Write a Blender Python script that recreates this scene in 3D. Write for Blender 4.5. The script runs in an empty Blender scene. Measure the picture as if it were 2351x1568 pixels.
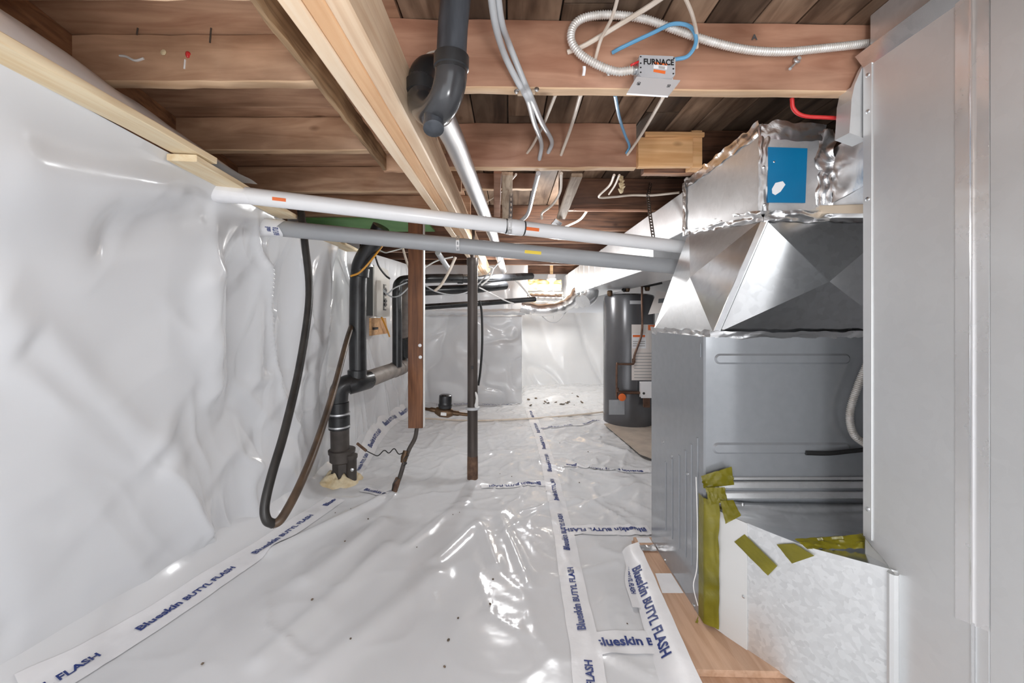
import bpy, math, random
from mathutils import Vector, Matrix, noise
random.seed(7)
SC = bpy.context.scene
COL = SC.collection
F = 914.0; VX = 1170.0; VY = 725.0; CH = 1.15      # focal length in pixels, vanishing point, lens height

# ---------------------------------------------------------------- camera, sky, lights, exposure
cam = bpy.data.cameras.new('camera'); camo = bpy.data.objects.new('camera', cam); COL.objects.link(camo)
camo.location = (0, 0, CH); camo.rotation_euler = (math.pi/2, 0, 0)
cam.sensor_fit = 'HORIZONTAL'; cam.sensor_width = 36; cam.lens = 36*F/2351
cam.shift_x = (1175.5-VX)/2351; cam.shift_y = -(784-VY)/2351
cam.clip_start = 0.02; cam.clip_end = 60
SC.camera = camo
w = bpy.data.worlds.new('world'); SC.world = w; w.use_nodes = True
w.node_tree.nodes['Background'].inputs[0].default_value = (0.95, 0.97, 1.0, 1)
w.node_tree.nodes['Background'].inputs[1].default_value = 2.0
def lamp(name, loc, power, radius, color=(1, .96, .9)):
    l = bpy.data.lights.new(name, 'POINT'); l.energy = power; l.shadow_soft_size = radius; l.color = color
    o = bpy.data.objects.new(name, l); o.location = loc; COL.objects.link(o); return o
lamp('bulb_light_far', (.575, 5.44, 1.50), 30, .035, (1, .97, .91))
lamp('fill_light_right', (.32, 2.72, 1.60), 14, .05, (.98, .99, 1))  # added lamp without a body, throws the hose and post shadows
lamp('flash_light_near', (.28, -.40, 1.0), 23, .12, (.98, .99, 1))  # unseen camera flash just behind the lens
lamp('fill_light_middle', (-.05, 4.1, 1.60), 24, .06, (.98, .99, 1))  # added lamp with no fixture, lifts the dim far half
SC.view_settings.view_transform = 'Standard'; SC.view_settings.look = 'None'
SC.view_settings.gamma = 1; SC.view_settings.use_curve_mapping = False
SC.view_settings.exposure = 0.40

# ---------------------------------------------------------------- helpers
def P(px, py, d):            # a point seen at pixel (px,py), d metres in front of the lens
    return Vector(((px-VX)*d/F, d, CH+(VY-py)*d/F))
def G(px, py, z=0.0):        # a point on the level z seen at pixel (px,py)
    d = (CH-z)*F/(py-VY)
    return Vector(((px-VX)*d/F, d, z))
def lerp(a, b, t): return a+(b-a)*t
def curve(tab, x):           # smooth piecewise interpolation of a table
    if x <= tab[0][0]: return tab[0][1]
    for (x0, y0), (x1, y1) in zip(tab, tab[1:]):
        if x <= x1:
            t = (x-x0)/(x1-x0); return lerp(y0, y1, t*t*(3-2*t)*.5+t*.5)
    return tab[-1][1]
def spline(pts, n=8):
    pts = [Vector(p) for p in pts]; q = [pts[0]*2-pts[1]]+pts+[pts[-1]*2-pts[-2]]; out = []
    for i in range(1, len(q)-2):
        p0, p1, p2, p3 = q[i-1:i+3]
        for k in range(n):
            t = k/n
            out.append(.5*((2*p1)+(p2-p0)*t+(2*p0-5*p1+4*p2-p3)*t*t+(3*p1-p0-3*p2+p3)*t**3))
    out.append(pts[-1]); return out
def smooth01(a, b, x):
    t = max(0, min(1, (x-a)/(b-a))); return t*t*(3-2*t)

class MB:
    def __init__(s): s.v = []; s.f = []
    def add(s, vs, fs):
        o = len(s.v); s.v += [Vector(v) for v in vs]; s.f += [tuple(i+o for i in f) for f in fs]; return s
    def beam(s, p0, p1, w, h, up=(0, 0, 1), ch=.003, n=1, jit=0):
        p0 = Vector(p0); p1 = Vector(p1); t = (p1-p0).normalized(); up = Vector(up)
        x = t.cross(up).normalized(); z = x.cross(t).normalized()
        a, b = w/2, h/2; c = min(ch, a*.6, b*.6)
        sec = [(-a+c, -b), (a-c, -b), (a, -b+c), (a, b-c), (a-c, b), (-a+c, b), (-a, b-c), (-a, -b+c)]
        vs = []; fs = []
        for i in range(n+1):
            q = p0.lerp(p1, i/n); dx = random.uniform(-jit, jit); dz = random.uniform(-jit, jit)
            for (u, v) in sec:
                vs.append(q+x*(u+dx+random.uniform(-jit, jit)*.6)+z*(v+dz+random.uniform(-jit, jit)*.6))
        for i in range(n):
            for k in range(8): fs.append((i*8+k, i*8+(k+1) % 8, (i+1)*8+(k+1) % 8, (i+1)*8+k))
        fs.append(tuple(reversed(range(8)))); fs.append(tuple(n*8+k for k in range(8)))
        return s.add(vs, fs)
    def box(s, lo, hi, ch=.003):
        lo = Vector(lo); hi = Vector(hi)
        dim = hi-lo; ax = max(range(3), key=lambda i: dim[i]); c = (lo+hi)/2
        p0 = c.copy(); p1 = c.copy(); p0[ax] = lo[ax]; p1[ax] = hi[ax]
        if ax == 2: return s.beam(p0, p1, dim[0], dim[1], (0, 1, 0), ch)
        if ax == 0: return s.beam(p0, p1, dim[1], dim[2], (0, 0, 1), ch)
        return s.beam(p0, p1, dim[0], dim[2], (0, 0, 1), ch)
    def tube(s, pts, r, seg=12, caps=True):
        pts = [Vector(p) for p in pts]; n = len(pts); rr = r if isinstance(r, (list, tuple)) else [r]*n
        t0 = (pts[1]-pts[0]).normalized(); a = Vector((0, 0, 1)) if abs(t0.z) < .9 else Vector((1, 0, 0))
        x = t0.cross(a).normalized(); vs = []; fs = []
        for i, p in enumerate(pts):
            t = (pts[min(i+1, n-1)]-pts[max(i-1, 0)])
            if t.length < 1e-9: t = t0
            t = t.normalized(); x = (x-t*x.dot(t)).normalized(); y = t.cross(x)
            for k in range(seg):
                an = 2*math.pi*k/seg; vs.append(p+(x*math.cos(an)+y*math.sin(an))*rr[i])
        for i in range(n-1):
            for k in range(seg): fs.append((i*seg+k, i*seg+(k+1) % seg, (i+1)*seg+(k+1) % seg, (i+1)*seg+k))
        if caps: fs.append(tuple(reversed(range(seg)))); fs.append(tuple((n-1)*seg+k for k in range(seg)))
        return s.add(vs, fs)
    def lathe(s, base, axis, prof, seg=20):       # prof: (distance along axis, radius)
        base = Vector(base); ax = Vector(axis).normalized()
        pts = [base+ax*max(h, 0) for h, r in prof]
        a = Vector((0, 0, 1)) if abs(ax.z) < .9 else Vector((1, 0, 0)); x = ax.cross(a).normalized(); y = ax.cross(x)
        vs = []; fs = []; n = len(prof)
        for h, r in prof:
            for k in range(seg):
                an = 2*math.pi*k/seg; vs.append(base+ax*h+(x*math.cos(an)+y*math.sin(an))*r)
        for i in range(n-1):
            for k in range(seg): fs.append((i*seg+k, i*seg+(k+1) % seg, (i+1)*seg+(k+1) % seg, (i+1)*seg+k))
        fs.append(tuple(reversed(range(seg)))); fs.append(tuple((n-1)*seg+k for k in range(seg)))
        return s.add(vs, fs)
    def grid(s, fn, nu, nv):
        vs = [fn(i/nu, j/nv) for i in range(nu+1) for j in range(nv+1)]
        fs = [(i*(nv+1)+j, (i+1)*(nv+1)+j, (i+1)*(nv+1)+j+1, i*(nv+1)+j+1) for i in range(nu) for j in range(nv)]
        return s.add(vs, fs)
    def slab(s, pts, thick, nrm=None):             # polygon pushed along its normal to give it thickness
        pts = [Vector(p) for p in pts]; n = len(pts)
        if nrm is None: nrm = (pts[1]-pts[0]).cross(pts[2]-pts[0]).normalized()
        nrm = Vector(nrm); vs = pts+[p+nrm*thick for p in pts]
        fs = [tuple(reversed(range(n))), tuple(range(n, 2*n))]+[(k, (k+1) % n, n+(k+1) % n, n+k) for k in range(n)]
        return s.add(vs, fs)
    def build(s, name, mat, parent=None, flat=False, ang=.7):
        lo = Vector([min(v[i] for v in s.v) for i in range(3)]); hi = Vector([max(v[i] for v in s.v) for i in range(3)])
        org = Vector(((lo.x+hi.x)/2, (lo.y+hi.y)/2, lo.z))
        me = bpy.data.meshes.new(name); me.from_pydata([v-org for v in s.v], [], s.f); me.update()
        me.materials.append(mat)
        if not flat:
            me.shade_smooth(); me.set_sharp_from_angle(angle=ang)
        o = bpy.data.objects.new(name, me); COL.objects.link(o)
        o.location = org
        if name == 'lettering': o['kind'] = 'stuff'
        if parent is not None:
            o.parent = parent; o.location = org-wpos(parent)
        return o
def wpos(o):
    p = Vector(o.location)
    while o.parent: o = o.parent; p += Vector(o.location)
    return p
def tag(o, label, cat, group=None):
    o['label'] = label; o['category'] = cat
    if group: o['group'] = group
    return o
def struct(o): o['kind'] = 'structure'; return o
def thing(name, loc, label, cat, group=None):
    o = bpy.data.objects.new(name, None); o.empty_display_size = .05; COL.objects.link(o); o.location = loc
    return tag(o, label, cat, group)
def text_polys(body, size):
    if body == 'Blueskin BUTYL FLASH':
        va, fa = text_polys('Blueskin', size*1.04); off = max(v.x for v in va)+size*.30; vb, fb = text_polys('BUTYL FLASH', size*.86)
        n0 = len(va); return va+[v+Vector((off, 0, 0)) for v in vb], fa+[tuple(i+n0 for i in f) for f in fb]
    cu = bpy.data.curves.new('lettering', 'FONT'); cu.body = body; cu.size = size; cu.offset = size*.03; cu.resolution_u = 2
    o = bpy.data.objects.new('lettering', cu); COL.objects.link(o); bpy.context.view_layer.update()
    me = bpy.data.meshes.new_from_object(o.evaluated_get(bpy.context.evaluated_depsgraph_get()))
    vs = [v.co.copy() for v in me.vertices]; fs = [tuple(p.vertices) for p in me.polygons]
    bpy.data.objects.remove(o); bpy.data.curves.remove(cu); bpy.data.meshes.remove(me)
    return vs, fs
TEXTS = {}
def text_on(mb, body, size, fn, sx=1.0):            # fn maps (along, across) to a world point
    if (body, size) not in TEXTS: TEXTS[(body, size)] = text_polys(body, size)
    vs, fs = TEXTS[(body, size)]
    mb.add([fn(v.x*sx, v.y) for v in vs], fs)
    return max(v.x for v in vs)*sx

# ---------------------------------------------------------------- materials
def rgb(r, g, b):
    f = lambda c: (c/255/12.92) if c/255 <= .04045 else ((c/255+.055)/1.055)**2.4
    return (f(r), f(g), f(b), 1)
def base_mat(name, col, rough=.5, metal=0, coat=0):
    m = bpy.data.materials.new(name); m.use_nodes = True; b = m.node_tree.nodes['Principled BSDF']
    b.inputs['Base Color'].default_value = col; b.inputs['Roughness'].default_value = rough; b.inputs['Metallic'].default_value = metal
    b.inputs['Coat Weight'].default_value = coat
    return m
def nd(m, t, **kw):
    n = m.node_tree.nodes.new(t)
    for k, v in kw.items(): setattr(n, k, v)
    return n
def lk(m, a, ao, b, bi): m.node_tree.links.new(a.outputs[ao], b.inputs[bi])
def noisy(name, col, col2, rough=.5, metal=0, scale=20, bump=0, bscale=60, detail=4, stretch=(1, 1, 1), rvar=0, thr=(.35, .65)):
    m = base_mat(name, col, rough, metal); b = m.node_tree.nodes['Principled BSDF']
    tc = nd(m, 'ShaderNodeTexCoord'); mp = nd(m, 'ShaderNodeMapping'); mp.inputs['Scale'].default_value = stretch
    lk(m, tc, 'Object', mp, 'Vector')
    n = nd(m, 'ShaderNodeTexNoise'); n.inputs['Scale'].default_value = scale; n.inputs['Detail'].default_value = detail
    lk(m, mp, 'Vector', n, 'Vector')
    r = nd(m, 'ShaderNodeValToRGB'); r.color_ramp.elements[0].color = col2; r.color_ramp.elements[1].color = col
    r.color_ramp.elements[0].position = thr[0]; r.color_ramp.elements[1].position = thr[1]
    lk(m, n, 'Fac', r, 'Fac'); lk(m, r, 'Color', b, 'Base Color')
    if rvar:
        mr = nd(m, 'ShaderNodeMapRange'); mr.inputs['To Min'].default_value = rough-rvar; mr.inputs['To Max'].default_value = rough+rvar
        lk(m, n, 'Fac', mr, 'Value'); lk(m, mr, 'Result', b, 'Roughness')
    if bump:
        n2 = nd(m, 'ShaderNodeTexNoise'); n2.inputs['Scale'].default_value = bscale; n2.inputs['Detail'].default_value = 3
        lk(m, mp, 'Vector', n2, 'Vector')
        bp = nd(m, 'ShaderNodeBump'); bp.inputs['Strength'].default_value = bump; bp.inputs['Distance'].default_value = .01
        lk(m, n2, 'Fac', bp, 'Height'); lk(m, bp, 'Normal', b, 'Normal')
    return m
def wood(name, light, dark, axis, rough=.62, stain=.5, vary=.25, fine=1.0):
    m = base_mat(name, light, rough); b = m.node_tree.nodes['Principled BSDF']
    tc = nd(m, 'ShaderNodeTexCoord'); oi = nd(m, 'ShaderNodeObjectInfo')
    ad = nd(m, 'ShaderNodeVectorMath', operation='MULTIPLY_ADD'); ad.inputs[1].default_value = (37, 53, 71)
    lk(m, oi, 'Random', ad, 0); lk(m, tc, 'Object', ad, 2)
    sc = [26*fine]*3; sc[axis] = 1.6
    mp = nd(m, 'ShaderNodeMapping'); mp.inputs['Scale'].default_value = sc; lk(m, ad, 'Vector', mp, 'Vector')
    n = nd(m, 'ShaderNodeTexNoise'); n.inputs['Scale'].default_value = 1.6; n.inputs['Detail'].default_value = 6; n.inputs['Distortion'].default_value = .9
    lk(m, mp, 'Vector', n, 'Vector')
    r = nd(m, 'ShaderNodeValToRGB'); r.color_ramp.elements[0].color = dark; r.color_ramp.elements[1].color = light
    r.color_ramp.elements[0].position = .3; r.color_ramp.elements[1].position = .6
    lk(m, n, 'Fac', r, 'Fac')
    sc2 = [5, 5, 5]; sc2[axis] = 2.2
    mp2 = nd(m, 'ShaderNodeMapping'); mp2.inputs['Scale'].default_value = sc2; lk(m, ad, 'Vector', mp2, 'Vector')
    n2 = nd(m, 'ShaderNodeTexNoise'); n2.inputs['Scale'].default_value = 1.3; n2.inputs['Detail'].default_value = 5
    lk(m, mp2, 'Vector', n2, 'Vector')
    r2 = nd(m, 'ShaderNodeValToRGB'); r2.color_ramp.elements[0].color = (1-stain, 1-stain*1.08, 1-stain*1.15, 1); r2.color_ramp.elements[1].color = (1, 1, 1, 1)
    r2.color_ramp.elements[0].position = .33; r2.color_ramp.elements[1].position = .6
    lk(m, n2, 'Fac', r2, 'Fac')
    # knots: sparse dark spots drawn out along the grain
    sk = [9, 9, 9]; sk[axis] = 4.5
    mp3 = nd(m, 'ShaderNodeMapping'); mp3.inputs['Scale'].default_value = sk; lk(m, ad, 'Vector', mp3, 'Vector')
    vo = nd(m, 'ShaderNodeTexVoronoi'); vo.inputs['Scale'].default_value = .8; lk(m, mp3, 'Vector', vo, 'Vector')
    r3 = nd(m, 'ShaderNodeValToRGB'); r3.color_ramp.elements[0].color = (.35, .27, .2, 1); r3.color_ramp.elements[1].color = (1, 1, 1, 1)
    r3.color_ramp.elements[0].position = .03; r3.color_ramp.elements[1].position = .11
    lk(m, vo, 'Distance', r3, 'Fac')
    mx = nd(m, 'ShaderNodeMix', data_type='RGBA', blend_type='MULTIPLY'); mx.inputs[0].default_value = 1
    lk(m, r, 'Color', mx, 6); lk(m, r2, 'Color', mx, 7)
    mx2 = nd(m, 'ShaderNodeMix', data_type='RGBA', blend_type='MULTIPLY'); mx2.inputs[0].default_value = .8
    lk(m, mx, 2, mx2, 6); lk(m, r3, 'Color', mx2, 7)
    hs = nd(m, 'ShaderNodeHueSaturation'); mr = nd(m, 'ShaderNodeMapRange'); mr.inputs['To Min'].default_value = 1-vary; mr.inputs['To Max'].default_value = 1+vary*.4
    lk(m, oi, 'Random', mr, 'Value'); lk(m, mr, 'Result', hs, 'Value'); lk(m, mx2, 2, hs, 'Color'); lk(m, hs, 'Color', b, 'Base Color')
    bp = nd(m, 'ShaderNodeBump'); bp.inputs['Strength'].default_value = .25; bp.inputs['Distance'].default_value = .004
    lk(m, n, 'Fac', bp, 'Height'); lk(m, bp, 'Normal', b, 'Normal')
    return m
def metal(name, col, rough, spangle=0, sscale=30, bump=0, bscale=8, var=.08):
    m = base_mat(name, col, rough, .72 if 'galvanized' in name and 'bright' not in name else 1); b = m.node_tree.nodes['Principled BSDF']
    tc = nd(m, 'ShaderNodeTexCoord')
    n = nd(m, 'ShaderNodeTexNoise'); n.inputs['Scale'].default_value = 5; n.inputs['Detail'].default_value = 5; lk(m, tc, 'Object', n, 'Vector')
    mr = nd(m, 'ShaderNodeMapRange'); mr.inputs['To Min'].default_value = rough-var; mr.inputs['To Max'].default_value = rough+var
    lk(m, n, 'Fac', mr, 'Value'); lk(m, mr, 'Result', b, 'Roughness')
    if spangle:
        v = nd(m, 'ShaderNodeTexVoronoi'); v.inputs['Scale'].default_value = sscale
        n3 = nd(m, 'ShaderNodeTexNoise'); n3.inputs['Scale'].default_value = 25
        lk(m, tc, 'Object', n3, 'Vector')
        mxv = nd(m, 'ShaderNodeMix', data_type='VECTOR'); mxv.inputs[0].default_value = .035
        lk(m, tc, 'Object', mxv, 4); lk(m, n3, 'Color', mxv, 5); lk(m, mxv, 1, v, 'Vector')
        r = nd(m, 'ShaderNodeMix', data_type='RGBA'); lo = tuple(c*(1-spangle) for c in col[:3])+(1,)
        r.inputs[6].default_value = lo; r.inputs[7].default_value = col
        bw = nd(m, 'ShaderNodeRGBToBW'); lk(m, v, 'Color', bw, 'Color'); lk(m, bw, 'Val', r, 0); lk(m, r, 2, b, 'Base Color')
    if bump:
        n2 = nd(m, 'ShaderNodeTexNoise'); n2.inputs['Scale'].default_value = bscale; n2.inputs['Detail'].default_value = 4; n2.inputs['Distortion'].default_value = .6
        lk(m, tc, 'Object', n2, 'Vector')
        bp = nd(m, 'ShaderNodeBump'); bp.inputs['Strength'].default_value = bump; bp.inputs['Distance'].default_value = .02
        lk(m, n2, 'Fac', bp, 'Height'); lk(m, bp, 'Normal', b, 'Normal')
    return m

M = {}
M['sheet'] = noisy('white_poly_sheet', (.78, .79, .81, 1), (.73, .74, .76, 1), .16, 0, 1.5, .16, 7, 3, rvar=.05)
M['tape'] = noisy('white_tape', (.88, .88, .90, 1), (.82, .82, .84, 1), .33, 0, 12, .1, 30)
M['ink'] = base_mat('navy_ink', rgb(20, 48, 122), .45)
M['black_ink'] = base_mat('black_ink', (.01, .01, .012, 1), .5)
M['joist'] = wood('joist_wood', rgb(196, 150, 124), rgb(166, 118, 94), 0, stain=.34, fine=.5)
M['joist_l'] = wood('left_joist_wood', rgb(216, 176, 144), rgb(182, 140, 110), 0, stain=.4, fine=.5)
M['rim'] = wood('rim_wood', rgb(168, 122, 88), rgb(112, 78, 54), 1, stain=.5)
M['ply_pale'] = wood('pale_beam_wood', rgb(254, 232, 204), rgb(246, 216, 182), 1, .5, .10, .04)
M['ply_orange'] = wood('orange_beam_wood', rgb(244, 200, 156), rgb(232, 182, 136), 1, .5, .10, .04)
M['ply_grey'] = wood('weathered_beam_wood', rgb(252, 224, 192), rgb(232, 196, 160), 1, .5, .18, .05)
M['nailer'] = wood('fresh_pine', rgb(246, 228, 194), rgb(234, 206, 162), 1, .5, .08, .06)
M['rough'] = wood('rough_sawn_wood', rgb(188, 156, 120), rgb(120, 92, 66), 1, .8, .4, .1)
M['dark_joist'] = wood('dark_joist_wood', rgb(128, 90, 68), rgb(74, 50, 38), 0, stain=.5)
M['bridge'] = wood('bridging_wood', rgb(206, 184, 160), rgb(150, 122, 98), 1, .7, .4, .2)
M['plank'] = wood('subfloor_wood', rgb(158, 132, 110), rgb(104, 80, 62), 1, .7, .6, .6, .5)
M['plank_x'] = wood('left_subfloor_wood', rgb(206, 166, 136), rgb(168, 126, 100), 0, .65, .4, .2, .5)
M['post'] = wood('stained_post_wood', rgb(138, 90, 56), rgb(98, 58, 34), 2, .55, .4, .05)
M['newwood'] = wood('new_block_wood', rgb(238, 190, 138), rgb(214, 160, 106), 0, .55, .12, .1)
M['plywood'] = wood('plywood', rgb(216, 178, 150), rgb(196, 156, 126), 1, .6, .2, .1)
M['slat'] = wood('slat_wood', rgb(238, 206, 160), rgb(206, 168, 118), 0, .6, .2, .2)
M['galv'] = metal('galvanized_sheet', (.80, .81, .82, 1), .36, .08, 60)
M['galv_dull'] = metal('dull_galvanized_sheet', (.80, .81, .815, 1), .48, .03, 40)
M['galv_span'] = metal('spangled_galvanized', (.90, .92, .93, 1), .42, .20, 75)
M['galv_bright'] = metal('bright_galvanized', (.84, .85, .86, 1), .22, .14, 45)
M['foil'] = metal('aluminium_foil', (.86, .86, .865, 1), .26, 0, 0, .12, 12)
M['foil_crumple'] = metal('crumpled_foil', (.88, .88, .885, 1), .3, 0, 0, .3, 16)
M['foil_seam'] = metal('galvanized_foil_tape', (.93, .93, .935, 1), .27, 0, 0, .10, 9)
M['steel'] = metal('zinc_steel', (.72, .73, .74, 1), .3)
M['pipe_silver'] = metal('worn_silver_pipe', (.55, .55, .56, 1), .42, 0, 0, 0)
M['furnace'] = noisy('grey_furnace_enamel', (.31, .325, .345, 1), (.295, .31, .33, 1), .16, .2, 30)
M['furnace_dark'] = base_mat('dark_grey_enamel', (.10, .105, .11, 1), .4, .3)
M['heater'] = noisy('dark_grey_heater_enamel', (.12, .12, .127, 1), (.10, .10, .107, 1), .25, .3, 4)
M['abs'] = noisy('black_abs', (.025, .026, .028, 1), (.012, .012, .013, 1), .3, 0, 14, rvar=.08)
M['abs_scuffed'] = noisy('scuffed_black_abs', (.065, .072, .085, 1), (.022, .025, .03, 1), .38, 0, 9, .05, 80, stretch=(3, 3, .6), rvar=.1)
M['abs_dusty'] = noisy('dusty_grey_brown_pipe', (.24, .205, .18, 1), (.13, .11, .10, 1), .5, 0, 12, .05, 60)
M['iron'] = noisy('old_cast_pipe', (.11, .095, .085, 1), (.065, .055, .05, 1), .55, .2, 10, .1, 60)
M['post_steel'] = noisy('brown_painted_steel', (.115, .095, .085, 1), (.06, .048, .042, 1), .38, .4, 6, .04, 60, stretch=(4, 4, .5))
M['rust'] = noisy('rusty_steel', (.22, .13, .08, 1), (.09, .05, .035, 1), .7, .3, 25, .2, 60)
M['hose_black'] = noisy('black_hose_rubber', (.03, .027, .024, 1), (.015, .013, .012, 1), .35, 0, 14)
M['hose_brown'] = noisy('brown_poly_pipe', (.12, .075, .045, 1), (.05, .033, .022, 1), .4, 0, 14, stretch=(1, 1, 1))
M['pvc'] = noisy('white_pvc', (.88, .885, .90, 1), (.84, .845, .86, 1), .25, 0, 5)
M['pvc_grey'] = noisy('grey_pvc', (.37, .38, .395, 1), (.34, .35, .365, 1), .35, 0, 6)
M['cable_grey'] = noisy('light_grey_cable', (.55, .56, .58, 1), (.48, .49, .50, 1), .35, 0, 8)
M['cable_cream'] = noisy('cream_cable', (.78, .69, .60, 1), (.68, .58, .48, 1), .45, 0, 12)
M['cable_white'] = base_mat('white_cable', (.80, .79, .77, 1), .4)
M['cable_blue'] = base_mat('blue_cable', rgb(104, 164, 204), .35)
M['cable_black'] = base_mat('black_cable', (.02, .02, .02, 1), .4)
M['cable_orange'] = base_mat('yellow_cable', rgb(226, 160, 54), .4)
M['red'] = base_mat('red_cable', rgb(206, 44, 44), .4)
M['armor'] = noisy('cream_flex_conduit', (.80, .78, .75, 1), (.66, .62, .57, 1), .35, .25, 40)
M['orange'] = base_mat('orange_label', rgb(238, 116, 52), .5)
M['yellow'] = base_mat('yellow_label', rgb(236, 206, 60), .5)
M['blue'] = noisy('blue_film', rgb(8, 122, 172), rgb(4, 108, 156), .35, 0, 4)
M['white'] = base_mat('white_plastic', (.87, .87, .89, 1), .3)
M['olive'] = noisy('olive_tape', rgb(128, 120, 30), rgb(104, 98, 16), .28, 0, 9, .25, 22)
M['foam'] = noisy('cream_foam', rgb(238, 224, 192), rgb(214, 192, 150), .8, 0, 18, .5, 30)
M['brass'] = noisy('tarnished_brass', (.19, .115, .065, 1), (.10, .065, .04, 1), .42, .8, 20)
M['copper'] = noisy('dark_copper', (.20, .115, .08, 1), (.10, .06, .045, 1), .35, .7, 14)
M['box_metal'] = noisy('electrical_box_metal', (.62, .63, .66, 1), (.54, .55, .58, 1), .45, .3, 14)
M['panel'] = noisy('beige_panel_enamel', (.68, .66, .61, 1), (.62, .60, .56, 1), .45, 0, 6)
M['panel_dark'] = base_mat('dark_panel_side', (.08, .08, .078, 1), .5)
M['label_paper'] = base_mat('label_paper', (.80, .74, .70, 1), .6)
M['label_grey'] = base_mat('grey_print', (.45, .43, .42, 1), .6)
M['green'] = noisy('green_board', rgb(120, 172, 104), rgb(100, 150, 86), .6, 0, 4)
M['insul'] = noisy('tan_insulation', rgb(232, 196, 136), rgb(196, 152, 96), .9, 0, 12, .8, 25)
M['dirt'] = noisy('dirt', (.20, .15, .11, 1), (.09, .07, .05, 1), .9, 0, 30)
M['concrete'] = noisy('sand_concrete', (.50, .43, .36, 1), (.40, .34, .29, 1), .9, 0, 8)
M['beigeboard'] = base_mat('beige_board', rgb(226, 208, 184), .7)
M['dark_plate'] = noisy('dark_subfloor', (.10, .075, .06, 1), (.05, .04, .03, 1), .9, 0, 5)
M['glass'] = base_mat('frosted_bulb', (1, 1, 1, 1), .3)
bb = M['glass'].node_tree.nodes['Principled BSDF']; bb.inputs['Emission Color'].default_value = (1, .93, .8, 1); bb.inputs['Emission Strength'].default_value = 14

# ---------------------------------------------------------------- sheet shapes
def ridge(x, y, x0, y0, x1, y1, amp, wd):
    dx, dy = x1-x0, y1-y0; L2 = dx*dx+dy*dy; t = ((x-x0)*dx+(y-y0)*dy)/L2
    tc = max(0, min(1, t)); ex = x-(x0+tc*dx); ey = y-(y0+tc*dy)
    q = (ex*ex+ey*ey)/(wd*wd)
    return amp*math.exp(-q)*(1 if 0 < t < 1 else math.exp(-abs(t-tc)*3)) if q < 9 else 0
def ridged(x, y, s, seed, k=6):
    a = noise.noise(Vector((x*s+seed, y*s, seed*.7)))
    return 1/(1+k*4*(math.sqrt(a*a+.0016)-.04))
RL = []
def addridge(p0, p1, amp, wd):
    a = G(*p0); b = G(*p1); RL.append((a.x, a.y, b.x, b.y, amp, wd))
addridge((890, 1255), (600, 1520), .016, .045); addridge((1000, 1320), (700, 1568), .016, .055)
addridge((900, 1140), (620, 1270), .028, .035); addridge((880, 1200), (700, 1330), .02, .05)
addridge((1070, 1150), (930, 1260), .014, .035); addridge((1095, 1200), (1000, 1290), .012, .03)
addridge((1105, 1205), (1140, 1300), .012, .03); addridge((1150, 1190), (1215, 1340), .010, .025)
addridge((612, 1360), (615, 1440), .006, .008); addridge((615, 1440), (660, 1480), .006, .008); addridge((660, 1480), (715, 1518), .006, .008)
addridge((970, 1300), (1000, 1390), .004, .01); addridge((1095, 1320), (1130, 1400), .004, .01); addridge((1110, 1400), (1240, 1475), .004, .01)
addridge((1200, 1180), (1330, 1150), .012, .02); addridge((1215, 1060), (1330, 1095), .014, .02); addridge((1310, 1320), (1420, 1290), .008, .015)
addridge((1340, 1165), (1460, 1120), .016, .03); addridge((1330, 1010), (1430, 1040), .018, .04); addridge((1000, 1000), (1060, 1060), .015, .05)
addridge((1100, 1050), (1220, 1030), .012, .04); addridge((870, 1060), (940, 1100), .014, .05); addridge((1390, 1500), (1500, 1560), .006, .02)
def floor_z(x, y, fine=True):
    z = 0.0
    for r in RL: z += ridge(x, y, *r)
    z += .05*math.exp(-math.hypot(x+.254, y-2.73)/.07)*smooth01(0, .02, math.hypot(x+.254, y-2.73))
    z += .035*math.exp(-math.hypot(x+1.12, y-2.72)/.12)
    xb = curve(XB, y); z += .10*max(0, 1-(x-xb)/.14)**2 if x < xb+.14 else 0
    if y > 5.2 and x > .1: z += .05*smooth01(5.2, 5.6, y)*smooth01(.1, .25, x)
    if fine:
        z += .012*noise.noise(Vector((x*2.2, y*2.2, 3.3)))
        msk = smooth01(1.9, 2.5, y+.25*x)*.8+.35*smooth01(-.35, .1, x)*smooth01(1.2, 1.5, y)
        wx = x+.12*noise.noise(Vector((x*3, y*3, 9))); wy = y+.12*noise.noise(Vector((x*3, y*3, 19)))
        z += msk*(.014*ridged(wx, wy*.8, 3.1, 2.0)+.009*ridged(wx, wy, 6.5, 5.0)+.004*ridged(wx, wy, 13, 7.0))
        z += .003*ridged(wx, wy, 4.0, 8.0)
    return z
XT = [(.2, -.985), (.72, -1.005), (1.3, -1.05), (1.95, -1.13), (2.5, -1.15), (2.68, -1.15), (2.92, -1.34), (3.6, -1.30), (4.6, -1.24), (5.4, -1.2)]
XB = [(.2, -1.78), (.72, -1.68), (1.25, -1.54), (1.8, -1.42), (2.3, -1.31), (2.75, -1.31), (3.0, -1.28), (3.6, -1.25), (4.6, -1.22), (5.4, -1.2)]
ZT = [(.2, 1.655), (1.3, 1.65), (1.6, 1.635), (2.75, 1.62), (3.0, 1.72), (5.4, 1.78)]
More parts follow.
